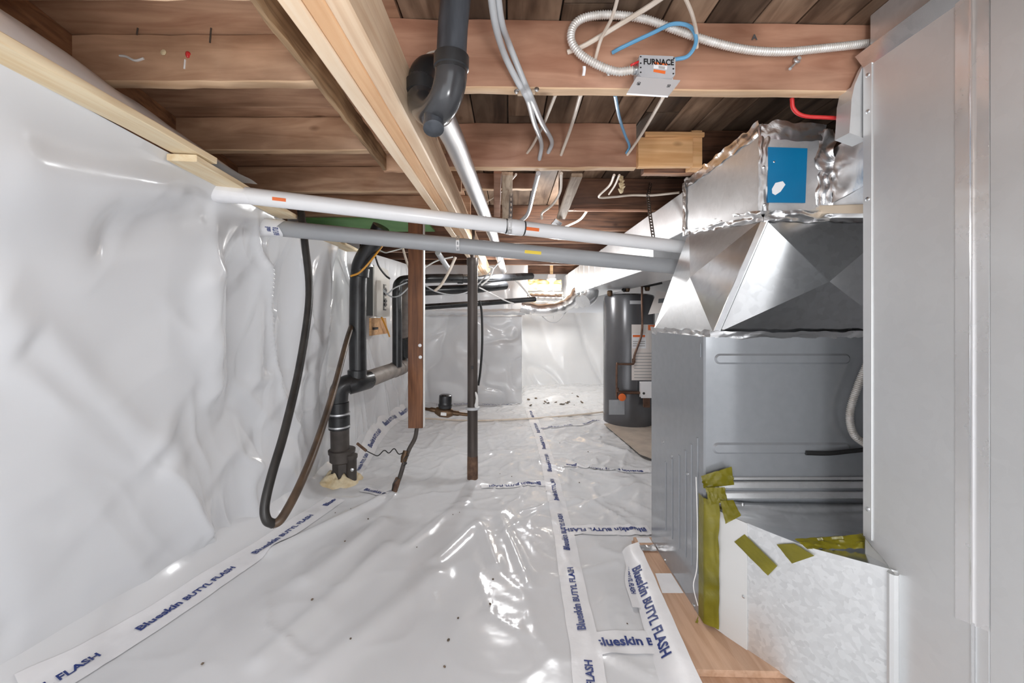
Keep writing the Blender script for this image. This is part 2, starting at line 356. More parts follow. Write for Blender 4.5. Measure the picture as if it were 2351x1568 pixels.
WR = [  # creases on the left wall sheet: from (depth, fall) to (depth, fall), depth of fold, width
    (.95, .30, 1.5, .62, .03, .05), (1.05, .36, 1.55, .66, -.02, .03), (1.55, .22, 1.75, .50, .05, .05), (1.70, .18, 1.92, .48, -.04, .05),
    (1.9, .15, 2.0, .45, .045, .05), (2.1, .14, 2.2, .50, -.045, .05), (2.25, .15, 2.35, .60, .05, .06), (2.45, .2, 2.5, .8, -.03, .05),
    (1.45, .05, 1.15, .16, -.035, .05), (1.3, .04, .8, .14, .03, .06), (1.0, .62, 1.2, .9, -.025, .05), (1.55, .6, 1.8, .9, .03, .06),
    (2.0, .5, 2.5, .52, .03, .03), (1.9, .55, 2.25, .78, -.03, .06), (2.2, .75, 2.65, .95, .04, .05), (2.5, .5, 2.7, .9, .04, .06), (.7, .5, .95, .75, .02, .03), (.6, .35, .8, .62, -.012, .03)]
def wall_pt(d, t):
    xt, xb, zt = curve(XT, d), curve(XB, d), curve(ZT, d)
    s = t+.10*math.sin(t*math.pi)*smooth01(2.4, 1.2, d)
    x = lerp(xt, xb, min(1, s)); z = lerp(zt, .02, t)
    edge = smooth01(0, .10, t)*smooth01(1, .93, t)
    wv = 0
    for (a, b, c, e, am, wd) in WR: wv += ridge(d, t, a, b, c, e, am, wd)
    wd_, wt_ = d+.1*noise.noise(Vector((d*2, t*3, 4))), t+.1*noise.noise(Vector((d*2, t*3, 14)))
    q = smooth01(1.3, 2.0, d)
    wv += .04*noise.noise(Vector((d*1.7, t*1.5, 7)))*(.5+.5*q)+q*(.060*(ridged((wd_-.9*wt_)*1.1, (wd_+wt_)*.35, 2.2, 1.0, 4)-.6)+.022*(ridged((wd_-.5*wt_), (wt_+wd_)*.6, 3.6, 3.0)-.5))+.016*(ridged((d-.9*t)*.8, (d+t)*.22, 2.4, 12.0, 2)-.5)+.004*ridged(wd_, wt_, 2.6, 6.0)
    if d > 2.1: wv = min(wv, .0)*.6+max(wv, 0)*lerp(.7, .25, smooth01(2.1, 2.7, d))
    return Vector((x+wv*edge, d, z))

# ---------------------------------------------------------------- setting
def ff(u, v):
    y = -1.2+u*8.0 if u > .15 else -1.2+u*8.0
    x = lerp(-1.75, 2.0, v); return Vector((x, y, floor_z(x, y)))
struct(MB().grid(ff, 500, 250).build('floor', M['sheet'], ang=3))
struct(MB().grid(lambda u, v: wall_pt(-.9+u*6.3, v), 560, 240).build('wall_left', M['sheet'], ang=3))
def back1(u, v):      # nearer half of the far wall, its edge turned back
    x = lerp(-1.3, .16, u); z = lerp(0, 1.2, v)
    y = 5.25+.05*noise.noise(Vector((x*3, z*3, 2)))+.03*ridged(x, z, 2.5, 4)-.05*(1-v)**3+.10*smooth01(.95, 1, v)
    return Vector((x, y, z))
struct(MB().grid(back1, 70, 60).build('wall_back', M['sheet'], ang=3))
def back1b(u, v):
    y = lerp(5.22, 6.45, u); z = lerp(0, 1.2, v)
    return Vector((.16+.03*noise.noise(Vector((y*3, z*3, 2)))*min(1, u*8), y, z))
struct(MB().grid(back1b, 30, 40).build('wall_back_return', M['sheet'], ang=3))
def back2(u, v):
    x = lerp(.14, 2.0, u); z = lerp(.02, 1.2, v)
    return Vector((x, 6.38+.06*noise.noise(Vector((x*2, z*2, 8)))+.05*ridged(x+z*.7, z*.3, 2.0, 3)-.1*(1-v)**4, z))
struct(MB().grid(back2, 60, 50).build('wall_back_recess', M['sheet'], ang=3))
def back3(u, v):
    x = lerp(-1.35, .25, u); z = lerp(1.16, 2.0, v)
    return Vector((x, 5.45+.03*noise.noise(Vector((x*3, z*3, 5)))+.02*ridged(x*2, z*.3, 2, 3), z))
struct(MB().grid(back3, 50, 30).build('wall_back_upper', M['sheet'], ang=3))
struct(MB().box((.2, 6.5, 1.1), (2.0, 6.56, 2.0)).build('wall_back_top', M['sheet']))
struct(MB().grid(lambda u, v: Vector((1.72+.04*noise.noise(Vector((u*9, v*4, 1))), lerp(-.9, 6.6, u), lerp(0, 2.0, v))), 90, 30).build('wall_right', M['sheet'], ang=3))
struct(MB().box((-1.9, -.9, 0), (-1.84, 6.6, 2.0)).build('wall_left_outer', M['concrete']))
struct(MB().box((.75, -.96, 0), (2.0, -.90, 2.0)).build('wall_rear', M['rim']))
trim = MB().grid(lambda u, v: Vector((lerp(-1.2, .20, u), 5.20-.05*math.sin(v*math.pi)+.02*noise.noise(Vector((u*14, v*3, 1))), 1.20+.08*(v-.5)*2*.5+.012*noise.noise(Vector((u*20, v*2, 6))))), 60, 8)
struct(trim.build('trim_1', M['sheet'], ang=3))
ZC = CH+.83
ceil = struct(MB().box((-1.9, -.9, ZC+.022), (2.0, 6.6, ZC+.05)).build('ceiling', M['dark_plate']))
x = -.30
while x < 1.7:
    wd = random.choice((.125, .138, .142, .15)); y = -.8-random.uniform(0, .6)
    while y < 6.5:
        L = random.uniform(1.6, 3.2); y1 = min(y+L, 6.55)
        MB().beam((x+wd/2, max(y, -.9), ZC+.011+random.uniform(-.002, .002)), (x+wd/2, y1-.004, ZC+.011), wd-.005, .02, ch=.002).build('plank', M['plank'], ceil)
        y = y1
        if y1 >= 6.55: break
    x += wd
y = -.8
while y < 6.4:
    wd = random.choice((.18, .235, .24))
    MB().beam((-1.85, y+wd/2, ZC+.011), (-.305, y+wd/2, ZC+.011), wd-.003, .02, ch=.002).build('plank', M['plank_x'], ceil)
    y += wd

# ---------------------------------------------------------------- framing overhead
HB = CH+.637; HL = CH+.69
M['edge'] = wood('bounce_lit_joist_edge', rgb(238, 204, 168), rgb(214, 174, 136), 0, stain=.22, fine=.6)  # paler joist undersides: light bounced off the floor, painted into the wood
M['edge_dark'] = wood('bounce_lit_brown_edge', rgb(176, 134, 106), rgb(134, 98, 76), 0, stain=.3, fine=.6)  # same painted bounce light, for undersides of the darker joists
def joist(name, p0, p1, w, h, mat, label, n=14, jit=.0015, cat='joist', group=None):
    o = tag(MB().beam(p0, p1, w, h, ch=.003, n=n, jit=jit).build(name, mat), label, cat, group)
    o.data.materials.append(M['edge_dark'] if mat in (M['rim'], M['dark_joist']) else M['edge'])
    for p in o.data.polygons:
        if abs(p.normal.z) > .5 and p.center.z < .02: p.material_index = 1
    return o
rimx = lambda d: -1.29-.21*(d-1.174)
tag(MB().beam((rimx(-.6)-.02, -.6, CH+.64), (rimx(3.0)-.02, 3.0, CH+.64), .038, .38, n=10, jit=.001).build('rim_board', M['rim']),
    'dark brown rim board closing the left ends of the joists', 'board')
zc = (HL+ZC)/2; hl = ZC-HL
for d, lab in ((.854, 'pale joist edge at the very top left of the frame'), (1.193, 'left joist with a white paint smear and a red mark, nearest full one'),
               (1.68, 'second full joist from the camera left of the beam, water stained'), (2.23, 'left joist just above the white plastic pipe'),
               (2.76, 'left joist hidden mostly behind the white pipe above the green board')):
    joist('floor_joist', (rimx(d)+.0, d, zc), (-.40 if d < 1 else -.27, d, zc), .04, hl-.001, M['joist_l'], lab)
zr = (HB+ZC)/2; hr = ZC-HB
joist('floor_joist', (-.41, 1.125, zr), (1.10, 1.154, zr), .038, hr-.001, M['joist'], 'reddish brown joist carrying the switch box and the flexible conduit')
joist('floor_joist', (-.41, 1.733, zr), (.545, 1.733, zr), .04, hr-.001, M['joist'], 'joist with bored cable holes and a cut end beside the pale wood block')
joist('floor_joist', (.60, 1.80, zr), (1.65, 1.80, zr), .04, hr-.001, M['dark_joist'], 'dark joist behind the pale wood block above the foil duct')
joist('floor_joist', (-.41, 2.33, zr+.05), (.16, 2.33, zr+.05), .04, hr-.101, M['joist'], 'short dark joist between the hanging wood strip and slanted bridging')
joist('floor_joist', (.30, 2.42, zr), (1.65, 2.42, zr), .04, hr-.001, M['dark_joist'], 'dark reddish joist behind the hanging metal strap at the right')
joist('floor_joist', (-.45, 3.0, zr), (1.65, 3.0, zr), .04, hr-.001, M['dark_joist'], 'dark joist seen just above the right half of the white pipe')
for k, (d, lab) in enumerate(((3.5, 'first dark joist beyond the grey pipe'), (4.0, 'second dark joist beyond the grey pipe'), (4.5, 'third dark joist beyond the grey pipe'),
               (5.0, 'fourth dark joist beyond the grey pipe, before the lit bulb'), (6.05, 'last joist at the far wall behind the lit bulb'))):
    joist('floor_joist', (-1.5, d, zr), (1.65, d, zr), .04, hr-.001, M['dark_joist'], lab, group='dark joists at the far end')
# built-up beam of three planks
g = thing('built_up_beam', (-.31, 2.6, CH+.5), 'pale built-up wooden beam of three planks running away overhead', 'beam')
gx = -.371
for k, (mt, dz) in enumerate((('ply_pale', 0), ('ply_orange', .001), ('ply_grey', 0))):
    MB().beam((gx+.019+k*.0385, -.8, CH+.568+dz), (gx+.019+k*.0385, 5.3, CH+.568+dz), .0375, .137, ch=.0035, n=24, jit=.0006).build('beam_plank', M[mt], g)
tag(MB().beam((-.492, .25, CH+.655), (-.532, 1.70, CH+.655), .016, .07, ch=.002, n=40, jit=.0018).build('rough_batten', M['rough']),
    'rough sawn batten on edge left of the pale beam', 'batten')
tag(MB().beam((-.54, 1.715, CH+.655), (-.385, 1.715, CH+.655), .02, .07, ch=.003, n=5, jit=.002).build('batten_block', M['joist_l']), 'short wood block across the end of the rough batten', 'block')
# fresh nailers pinning the wall sheet
def nailer(p0, p1, w, th, lab):
    return tag(MB().beam(p0, p1, w, th, up=(0, 0, 1), ch=.002, n=10, jit=.0008).build('nailing_strip', M['nailer']), lab, 'strip', 'pine strips pinning the wall sheet')
nailer((-.93, .1, CH+.51), (-1.003, 1.31, CH+.51), .078, .021, 'nearest fresh pine strip pinning the top of the wall sheet')
nailer((-1.005, 1.22, CH+.484), (-1.085, 1.95, CH+.484), .085, .021, 'second pine strip under the joists, crossed by the white pipe')
nailer((-1.10, 2.05, CH+.474), (-1.14, 2.88, CH+.474), .085, .021, 'farthest pine strip, ending by the black stack')
flap = MB().grid(lambda u, v: Vector((lerp(lerp(-.918, -1.0, u), lerp(-.938, -1.163, u), v)+.006*noise.noise(Vector((u*9, v, 2)))+.006*math.sin(v*3.1), .3+u*1.28, CH+.522+v*.10*min(1, (1-u)*6+.15)+.005*noise.noise(Vector((u*14, v*2, 5))))), 60, 8)
tag(flap.build('sheet_flap', M['sheet'], ang=3), 'upper edge of the white wall sheet folded up above the nearest pine strip', 'sheet')
fl2 = MB().grid(lambda u, v: Vector((-1.11-.06*u-.05*v, 1.32+u*.55, CH+.49+v*.06)), 12, 4)
tag(fl2.build('sheet_flap', M['sheet'], ang=3), 'small sheet edge showing above the second pine strip', 'sheet')
tag(MB().slab([(-1.46, 2.79, HL-.014), (-.60, 2.79, HL-.014), (-.60, 3.2, HL-.014), (-1.5, 3.2, HL-.014)], .013, (0, 0, 1)).build('green_board', M['green']), 'green board fixed under the joists between the white and grey pipes', 'board')
# pale blocks sistered on the cut joist
b = thing('joist_patch', (.63, 1.72, HB), 'fresh pale wood block sistered to the cut joist end', 'block')
MB().beam((.545, 1.70, CH+.695), (.775, 1.70, CH+.695), .03, .125, n=4, jit=.001).build('block', M['newwood'], b)
MB().beam((.775, 1.725, CH+.71), (.82, 1.725, CH+.71), .06, .16, n=2, jit=.001).build('cleat', M['newwood'], b)
MB().beam((.57, 1.676, CH+.765), (.82, 1.68, CH+.765), .012, .02, n=2, jit=.001).build('batten', M['newwood'], b)
# strips and bridging between far joists
def strip(name, p0, p1, w, h, up, lab, mat='bridge', cat='strip'):
    return tag(MB().beam(p0, p1, w, h, up=up, ch=.002, n=6, jit=.0012).build(name, M[mat]), lab, cat)
strip('hanging_strip', P(1165, 398, 1.80), P(1163, 520, 2.35), .05, .018, (0, 1, .3), 'pale splintered wood strip above the white pipe strap')
strip('hanging_strip', P(1143, 395, 1.82), P(1141, 495, 2.3), .035, .018, (0, 1, .3), 'thin brown wood strip beside the splintered one', 'joist')
strip('bridging_strut', P(1325, 402, 1.78), P(1288, 500, 2.35), .05, .018, (0, 1, .3), 'slanted pale bridging strut between joists')
strip('bridging_strut', P(1283, 506, 2.38), P(1273, 520, 2.4), .05, .02, (0, 1, .3), 'foil covered end block under the slanted strut', 'foil', 'strut')
strip('joist_ledger', P(1318, 482, 2.36), P(1498, 484, 2.40), .02, .012, (0, 0, 1), 'reddish ledger strip under the dark joist by the metal strap', 'joist')

# ---------------------------------------------------------------- foreground drain with trap
t = thing('drain_trap', P(1030, 300, .95), 'scuffed black drain pipe ending in a shiny trap bend, hanging from the ceiling', 'pipe')
MB().tube([P(1052, -60, .84), P(1040, 60, .84), P(1036, 140, .84)], .0315, 24).build('down_pipe', M['abs_scuffed'], t)
MB().lathe(P(1037, 128, .84), P(1036, 165, .842)-P(1037, 128, .84), [(0, .034), (.002, .037), (.026, .037), (.028, .034), (.034, .034)], 24).build('hub', M['abs'], t)
bend = spline([P(1036, 145, .842), P(1034, 185, .845), P(1020, 232, .86), P(995, 258, .91), P(972, 245, .98), P(968, 212, 1.01), P(968, 185, 1.02)], 8)
MB().tube(bend, [.034+.002*math.sin(i*.0) for i in range(len(bend))], 24).build('trap_bend', noisy('shiny_abs', (.045, .046, .05, 1), (.022, .022, .024, 1), .2, 0, 6), t)
MB().lathe(P(968, 216, 1.01), (0, 0, 1), [(0, .036), (.002, .039), (.03, .039), (.032, .036)], 22).build('hub', M['abs'], t)
e = spline([P(968, 190, 1.02), P(970, 172, 1.02), P(985, 158, 1.04), P(1020, 160, 1.09)], 6)
MB().tube(e, .033, 20).build('elbow', M['abs'], t)
MB().lathe(P(994, 262, .885), (P(996, 306, .86)-P(994, 262, .885)), [(0, .02), (.03, .02), (.031, .0225), (.046, .0225), (.048, .018)], 20).build('cleanout_plug', M['abs_scuffed'], t)
MB().tube([P(1036, 147, .842), P(1036, 150, .842)], .0358, 24).build('glue_ring', M['cable_grey'], t)
t = thing('metal_vent_pipe', P(1140, 590, 3.6), 'long silver metal pipe beside the beam', 'pipe')
MB().tube([P(1012, 262, 1.06), P(1040, 318, 1.24), P(1132, 540, 2.75), P(1156, 622, 4.7)], .034, 22).build('pipe_body', M['pipe_silver'], t)
MB().lathe(P(1147, 590, 3.7), P(1156, 622, 4.7)-P(1147, 590, 3.7), [(0, .036), (.03, .037), (.032, .036)], 20).build('coupling', M['pipe_silver'], t)

# ---------------------------------------------------------------- white and grey pipes across
wp0 = P(462, 437, 1.47); wp1 = P(1600, 571, 2.02)
def ps(px, px0, d0, px1, d1): f = (px-px0)/(px1-px0); return f*d0/(d1-f*(d1-d0))
ws = lambda px: ps(px, 462, 1.47, 1600, 2.02)
t = thing('white_vent_pipe', wp0, 'white plastic vent pipe crossing from the left wall to the furnace', 'pipe')
MB().tube([wp0.lerp(wp1, k/12) for k in range(13)], .0315, 28).build('pipe_body', M['pvc'], t)
def on_pipe(p0, p1, s, ang, r):
    ax = (p1-p0).normalized(); up = Vector((0, 0, 1)); x = ax.cross(up).normalized(); y = x.cross(ax)
    return p0.lerp(p1, s)+(x*math.cos(ang)+y*math.sin(ang))*r
def pipe_label(p0, p1, s0, s1, a0, a1, r, name, mat, parent):
    MB().grid(lambda u, v: on_pipe(p0, p1, lerp(s0, s1, u), lerp(a0, a1, v), r), 6, 6).build(name, mat, parent)
pipe_label(wp0, wp1, ws(631), ws(662), -.42, -.02, .0319, 'orange_label', M['orange'], t)
pipe_label(wp0, wp1, ws(1201), ws(1233), -.45, 0.02, .0319, 'orange_label', M['orange'], t)
s = ws(1182)
MB().tube([wp0.lerp(wp1, s-.018), wp0.lerp(wp1, s-.016), wp0.lerp(wp1, s+.016), wp0.lerp(wp1, s+.018)], [.0325, .035, .035, .0325], 28).build('coupling', M['pvc'], t)
for ds in (-.019, .019): MB().tube([wp0.lerp(wp1, s+ds-.0015), wp0.lerp(wp1, s+ds+.0015)], .033, 28).build('joint_ring', M['cable_black'], t)
wr = MB().grid(lambda u, v: on_pipe(wp0, wp1, -.02+.085*u*(1+.12*math.sin(v*9)), v*2*math.pi, lerp(.05, .032, u**.5)+.002*noise.noise(Vector((u*6, v*9, 1)))), 8, 30)
wr.build('wrap_tape', M['tape'], t)
gp0 = P(596, 520, 1.86); gp1 = P(1590, 616, 2.02); gsx = lambda px: ps(px, 596, 1.86, 1590, 2.02)
t = thing('grey_vent_pipe', gp0, 'grey plastic pipe below the white one', 'pipe')
MB().tube([gp0.lerp(gp1, k/12) for k in range(13)], .0375, 28).build('pipe_body', M['pvc_grey'], t)
pipe_label(gp0, gp1, gsx(1203), gsx(1240), -.30, .10, .038, 'yellow_label', M['yellow'], t)
MB().grid(lambda u, v: on_pipe(gp0, gp1, -.03+.075*u*(1+.15*math.sin(v*9)), v*2*math.pi, lerp(.055, .0395, u**.5)+.002*noise.noise(Vector((u*6, v*9, 3)))), 8, 30).build('wrap_tape', M['tape'], t)
tx = MB(); text_on(tx, 'Blueskin\nBUTYL FLASH', .026, lambda a, b: on_pipe(gp0, gp1, -.012+.045-b*.62, -.1-a*6.0, .0425), 1.0); tx.build('lettering', M['ink'], t)
def strap(name, pts, w, lab, parent=None):
    mb = MB(); n = len(pts)
    for a, b2 in zip(pts, pts[1:]):
        L = (b2-a).length; k = max(1, int(L/.022))
        for i in range(k):
            q0 = a.lerp(b2, i/k); q1 = a.lerp(b2, (i+1)/k); tt = (q1-q0).normalized(); x = tt.cross(Vector((0, 1, 0))).normalized()*w/2
            m0 = q0.lerp(q1, .25); m1 = q0.lerp(q1, .75); th = Vector((0, .0015, 0))
            for (c0, c1, x0, x1) in ((q0, q1, -1, -.4), (q0, q1, .4, 1), (q0, m0, -.4, .4), (m1, q1, -.4, .4)):
                mb.slab([c0+x*x0, c0+x*x1, c1+x*x1, c1+x*x0], .0015, (0, 1, 0))
    return tag(mb.build(name, M['steel'], parent, flat=True), lab, 'strap')
sp = wp0.lerp(wp1, ws(1170))
strap('perforated_strap', [P(1174, 440, 1.82), P(1172, 500, 1.80), sp+Vector((0, -.036, .02)), sp+Vector((0, -.037, -.02)), sp+Vector((0, -.02, -.036))], .018, 'perforated metal strap hanging the white pipe')
gs = gp0.lerp(gp1, gsx(1053))
strap('perforated_strap', [gs+Vector((.0, -.02, .045)), gs+Vector((0, -.040, .02)), gs+Vector((0, -.041, -.01)), gs+Vector((0, -.030, -.028))], .016, 'perforated metal strap around the grey pipe')
strap('perforated_strap', [P(1494, 420, 2.3), P(1488, 450, 2.2), P(1492, 490, 2.1), P(1500, 545, 2.0)], .02, 'perforated metal strap hanging beside the trunk duct')

# ---------------------------------------------------------------- cables and switch box on the joist
def cable(name, pts, r, mat, lab, seg=8, n=8, flat=1.0, group=None):
    return tag(MB().tube(spline(pts, n), r, seg).build(name, M[mat]), lab, 'cable', group)
cable('grey_cable', [P(1126, -20, .84), P(1138, 60, .92), P(1160, 130, 1.03), P(1195, 200, 1.085), P(1212, 228, 1.10), P(1226, 280, 1.35), P(1243, 330, 1.62), P(1238, 368, 1.72)], .0085, 'cable_grey', 'left of two thick grey cables strapped to the first joist', 10)
cable('grey_cable', [P(1141, -20, .85), P(1152, 55, .93), P(1170, 105, 1.03), P(1204, 190, 1.085), P(1220, 226, 1.10), P(1244, 282, 1.38), P(1267, 325, 1.64), P(1258, 352, 1.72)], .0085, 'cable_grey', 'right of two thick grey cables strapped to the first joist', 10)
cl = thing('cable_strap', P(1212, 220, 1.09), 'small metal strap pinning the two grey cables under the joist', 'strap')
MB().beam(P(1188, 214, 1.085), P(1228, 212, 1.085), .008, .014, ch=.002, n=4, jit=.0006).build('band', M['bridge'], cl)
for q in ((1186, 212), (1232, 207)): MB().lathe(P(q[0], q[1], 1.085), (0, -1, .2), [(0, .006), (.004, .007), (.006, .003)], 8).build('nail_head', M['steel'], cl)
cable('cream_cable', [P(1540, -20, .93), P(1490, 15, .99), P(1420, 58, 1.06), P(1345, 103, 1.09), P(1303, 120, 1.108)], .0065, 'cable_cream', 'thick cream cable running up right from a hole in the first joist', 8)
cable('cream_cable', [P(1422, -20, .9), P(1405, 40, .98), P(1380, 90, 1.06), P(1365, 142, 1.108)], .0045, 'cable_cream', 'thin cream cable hanging down left across the flexible conduit', 8)
cable('cream_cable', [P(1566, -20, .9), P(1588, 30, .98), P(1599, 75, 1.06), P(1600, 110, 1.10)], .0045, 'cable_cream', 'thin cream cable beside the blue cable bend', 8)
cable('cream_cable', [P(1275, 218, 1.16), P(1248, 285, 1.45), P(1225, 330, 1.65), P(1210, 352, 1.715)], .0055, 'cable_cream', 'cream cable entering the cut joist left of the grey cables')
cable('cream_cable', [P(1333, 218, 1.16), P(1318, 270, 1.4), P(1305, 310, 1.6), P(1288, 356, 1.715)], .0065, 'cable_cream', 'cream cable entering the cut joist right of the grey cables')
cable('cream_cable', [P(1522, 224, 1.17), P(1490, 280, 1.42), P(1462, 325, 1.62), P(1440, 356, 1.715)], .0055, 'cable_cream', 'cream cable meeting the blue cable at one hole')
cable('blue_cable', [P(1412, 218, 1.16), P(1422, 270, 1.4), P(1435, 310, 1.58), P(1445, 335, 1.68), P(1438, 352, 1.715)], .0055, 'cable_blue', 'lower blue cable between the first and second joist')
cable('blue_cable', [P(1406, 121, 1.108), P(1430, 108, 1.09), P(1500, 75, 1.075), P(1545, 55, 1.07), P(1585, 62, 1.065), P(1598, 95, 1.065), P(1580, 128, 1.07), P(1548, 137, 1.075)], .0052, 'cable_blue', 'upper blue cable looping into the switch box')
cable('red_cable', [P(1818, 225, 1.18), P(1822, 250, 1.185), P(1845, 266, 1.185), P(1900, 270, 1.18), P(1962, 273, 1.17)], .0055, 'red', 'red cable below the first joist near the foil duct')
cable('cream_cable', [P(1008, 116, 1.10), P(985, 122, 1.10), P(970, 136, 1.10)], .003, 'cable_cream', 'short cream wire behind the black drain pipe')
def flexi(name, pts, r, lab, pitch=.0065, parent=None):
    c = spline(pts, 30); L = 0; out = []; rr = []
    for a, b2 in zip(c, c[1:]):
        out.append(a); rr.append(r*(1+.10*math.sin(2*math.pi*L/pitch))); L += (b2-a).length
    # resample evenly, four samples to each ring
    tot = L; n = int(tot/pitch*4); res = []; acc = 0; i = 0; ds = tot/n; pos = 0
    cum = [0]
    for a, b2 in zip(c, c[1:]): cum.append(cum[-1]+(b2-a).length)
    for k in range(n+1):
        s_ = min(k*ds, tot-1e-6)
        while cum[i+1] < s_: i += 1
        res.append(c[i].lerp(c[i+1], (s_-cum[i])/(cum[i+1]-cum[i])))
    return MB().tube(res, [r*(1+(.13 if k % 4 in (0, 1) else -.10)) for k in range(n+1)], 12).build(name, M['armor'], parent, ang=3)
o = flexi('flexible_conduit', [P(1452, 161, 1.065), P(1415, 164, 1.07), P(1370, 148, 1.075), P(1330, 122, 1.08), P(1311, 90, 1.08), P(1318, 58, 1.08), P(1345, 40, 1.08), P(1400, 34, 1.08), P(1480, 44, 1.085), P(1560, 72, 1.09), P(1640, 98, 1.095), P(1720, 115, 1.10), P(1800, 119, 1.105), P(1900, 110, 1.11), P(2010, 98, 1.12)], .0098, '')
tag(o, 'cream ribbed flexible conduit looping across the first joist', 'conduit')
for q in ((1342, 160, 'lower'), (1398, 160, 'upper')):
    tag(MB().beam(P(q[0], q[1]-8, 1.07), P(q[0]-2, q[1]+14, 1.08), .008, .006, n=3, jit=.0008).build('conduit_clip', M['white'] if q[2] == 'lower' else M['steel']),
        'white plastic clip below the conduit loop' if q[2] == 'lower' else 'metal clip holding the conduit loop', 'clip')
bx = thing('switch_box', P(1510, 180, 1.1), 'metal electrical box marked FURNACE with a white cover hanging open', 'box')
BD = 1.052
box = MB(); pts = [P(1470, 126, BD), P(1545, 129, BD), P(1551, 135, BD), P(1550, 172, BD), P(1541, 180, BD), P(1473, 177, BD), P(1467, 170, BD), P(1468, 128, BD)]
box.slab(pts, .046, (0, 1, 0)); box.build('box_body', M['box_metal'], bx)
MB().slab([P(1470, 175, BD+.002), P(1545, 178, BD+.002), P(1545, 186, BD+.03), P(1455, 190, BD+.03)], .004, (0, .3, 1)).build('box_lip', M['box_metal'], bx)
tx = MB(); text_on(tx, 'FURNACE', .0185, lambda a, b: P(1477, 148, BD)+Vector((a*.98, -.0012, b*1.15+a*(-.03))), 1.0); tx.build('lettering', M['black_ink'], bx)
MB().slab([P(1501, 142, BD-.0005), P(1532, 146, BD-.0005), P(1532, 150, BD-.0005), P(1501, 147, BD-.0005)], .0004, (0, -1, 0)).build('orange_label', M['orange'], bx)
MB().slab([P(1501, 148, BD-.0005), P(1532, 152, BD-.0005), P(1531, 160, BD-.0005), P(1500, 157, BD-.0005)], .0004, (0, -1, 0)).build('grey_label', M['white'], bx)
MB().slab([P(1512, 151, BD-.0011), P(1527, 153, BD-.0011), P(1526, 159, BD-.0011), P(1512, 157, BD-.0011)], .0003, (0, -1, 0)).build('barcode', M['label_grey'], bx)
MB().slab([P(1501, 159, BD-.0005), P(1528, 163, BD-.0005), P(1527, 170, BD-.0005), P(1500, 165, BD-.0005)], .0004, (0, -1, 0)).build('orange_label', M['orange'], bx)
for q in ((1471, 130), (1471, 145), (1471, 155), (1471, 166), (1547, 134), (1546, 158), (1546, 169)):
    MB().lathe(P(q[0], q[1], BD-.0004), (0, -1, 0), [(0, .0022), (.0006, .002)], 8).build('knockout_hole', M['black_ink'], bx)
PL = [P(1462, 176, 1.04), P(1562, 184, 1.04), P(1534, 220, .985), P(1439, 214, .985)]
pn = (PL[1]-PL[0]).cross(PL[2]-PL[0]).normalized()
if pn.y > 0: pn = -pn
cvp = MB().slab(PL, -.004, pn).build('cover_plate', M['white'], bx)
pu = (PL[1]-PL[0]).normalized(); pv = (PL[0]-PL[3]).normalized()
tx = MB()
c0 = PL[3].lerp(PL[0], .68)+pu*.011; text_on(tx, 'OFF', .0115, lambda a, b: c0-pv*a+pu*b+pn*.0008)
c1 = PL[3].lerp(PL[0], .68)+pu*.088; text_on(tx, 'ON', .0115, lambda a, b: c1-pv*a+pu*b+pn*.0008)
tx.build('lettering', M['black_ink'], cvp)
MB().lathe(P(1452, 161, 1.065), P(1470, 160, 1.07)-P(1452, 161, 1.065), [(0, .010), (.002, .0125), (.009, .0125), (.010, .0145), (.014, .0145), (.015, .010), (.022, .010)], 14).build('connector', M['steel'], bx)
MB().tube(spline([P(1448, 150, 1.06), P(1456, 146, 1.055), P(1470, 140, 1.06)], 4), .003, 6).build('red_wire', M['red'], bx)
an = thing('anchor_bolt', P(1826, 146, 1.12), 'small zinc anchor bolt stuck in the first joist', 'bolt')
MB().lathe(P(1828, 140, 1.125), (.05, -1, .1), [(0, .010), (.004, .010), (.005, .006), (.012, .006)], 10).build('bolt_head', M['steel'], an)
MB().tube([P(1825, 146, 1.115), P(1814, 158, 1.10)], .004, 8).build('bolt_shank', M['steel'], an)
tx = MB(); text_on(tx, 'A', .022, lambda a, b: P(1725, 93, 1.124)+Vector((a, -.003, b)));
tag(tx.build('pencil_mark', M['furnace_dark']), 'dark letter A pencilled on the first joist', 'marking')
sm = MB(); 
for q in ((275, 128, 330, 138),): sm.tube(spline([P(q[0], q[1], 1.17), P(290, 130, 1.169), P(310, 139, 1.169), P(q[2], 134, 1.17)], 5), .0035, 6)
nj = [o for o in bpy.data.objects if o.get('label', '').startswith('left joist with a white paint')][0]
sm.build('paint_smear', M['cable_white'], nj)
MB().lathe(P(376, 121, 1.172), (0, -1, 0), [(0, .008), (.002, .009), (.004, .004)], 9).build('putty_spot', M['foam'], nj)
MB().tube(spline([P(434, 120, 1.171), P(431, 126, 1.170), P(432, 133, 1.171)], 4), [.004, .006, .007, .006, .006, .005, .005, .004, .003], 7).build('red_mark', M['red'], nj)
MB().tube(spline([P(425, 137, 1.171), P(424, 148, 1.170), P(423, 158, 1.171)], 4), .0025, 6).build('white_drip', M['cable_white'], nj)
for q, lab in (((317, 62, 314, 80), 'left of two nails poking down at the upper left joist'), ((485, 62, 482, 98), 'right of two nails poking down at the upper left joist')):
    tag(MB().tube([P(q[0], q[1]-2, 1.15), P(q[2], q[3], 1.15)], .0022, 6).build('nail', M['dark_plate']), lab, 'nail', 'nails at the left joist')
cable('cream_cable', [P(1410, 402, 1.8), P(1400, 425, 2.0), P(1375, 452, 2.2), P(1410, 452, 2.25), P(1450, 448, 2.25), P(1500, 448, 2.2), P(1560, 442, 2.1)], .006, 'cable_cream', 'cream cable bending round behind the cut joist')
cable('cream_cable', [P(1422, 402, 1.8), P(1412, 425, 2.0), P(1398, 446, 2.2)], .005, 'cable_cream', 'cream cable end close behind the bending one')
fo = MB()
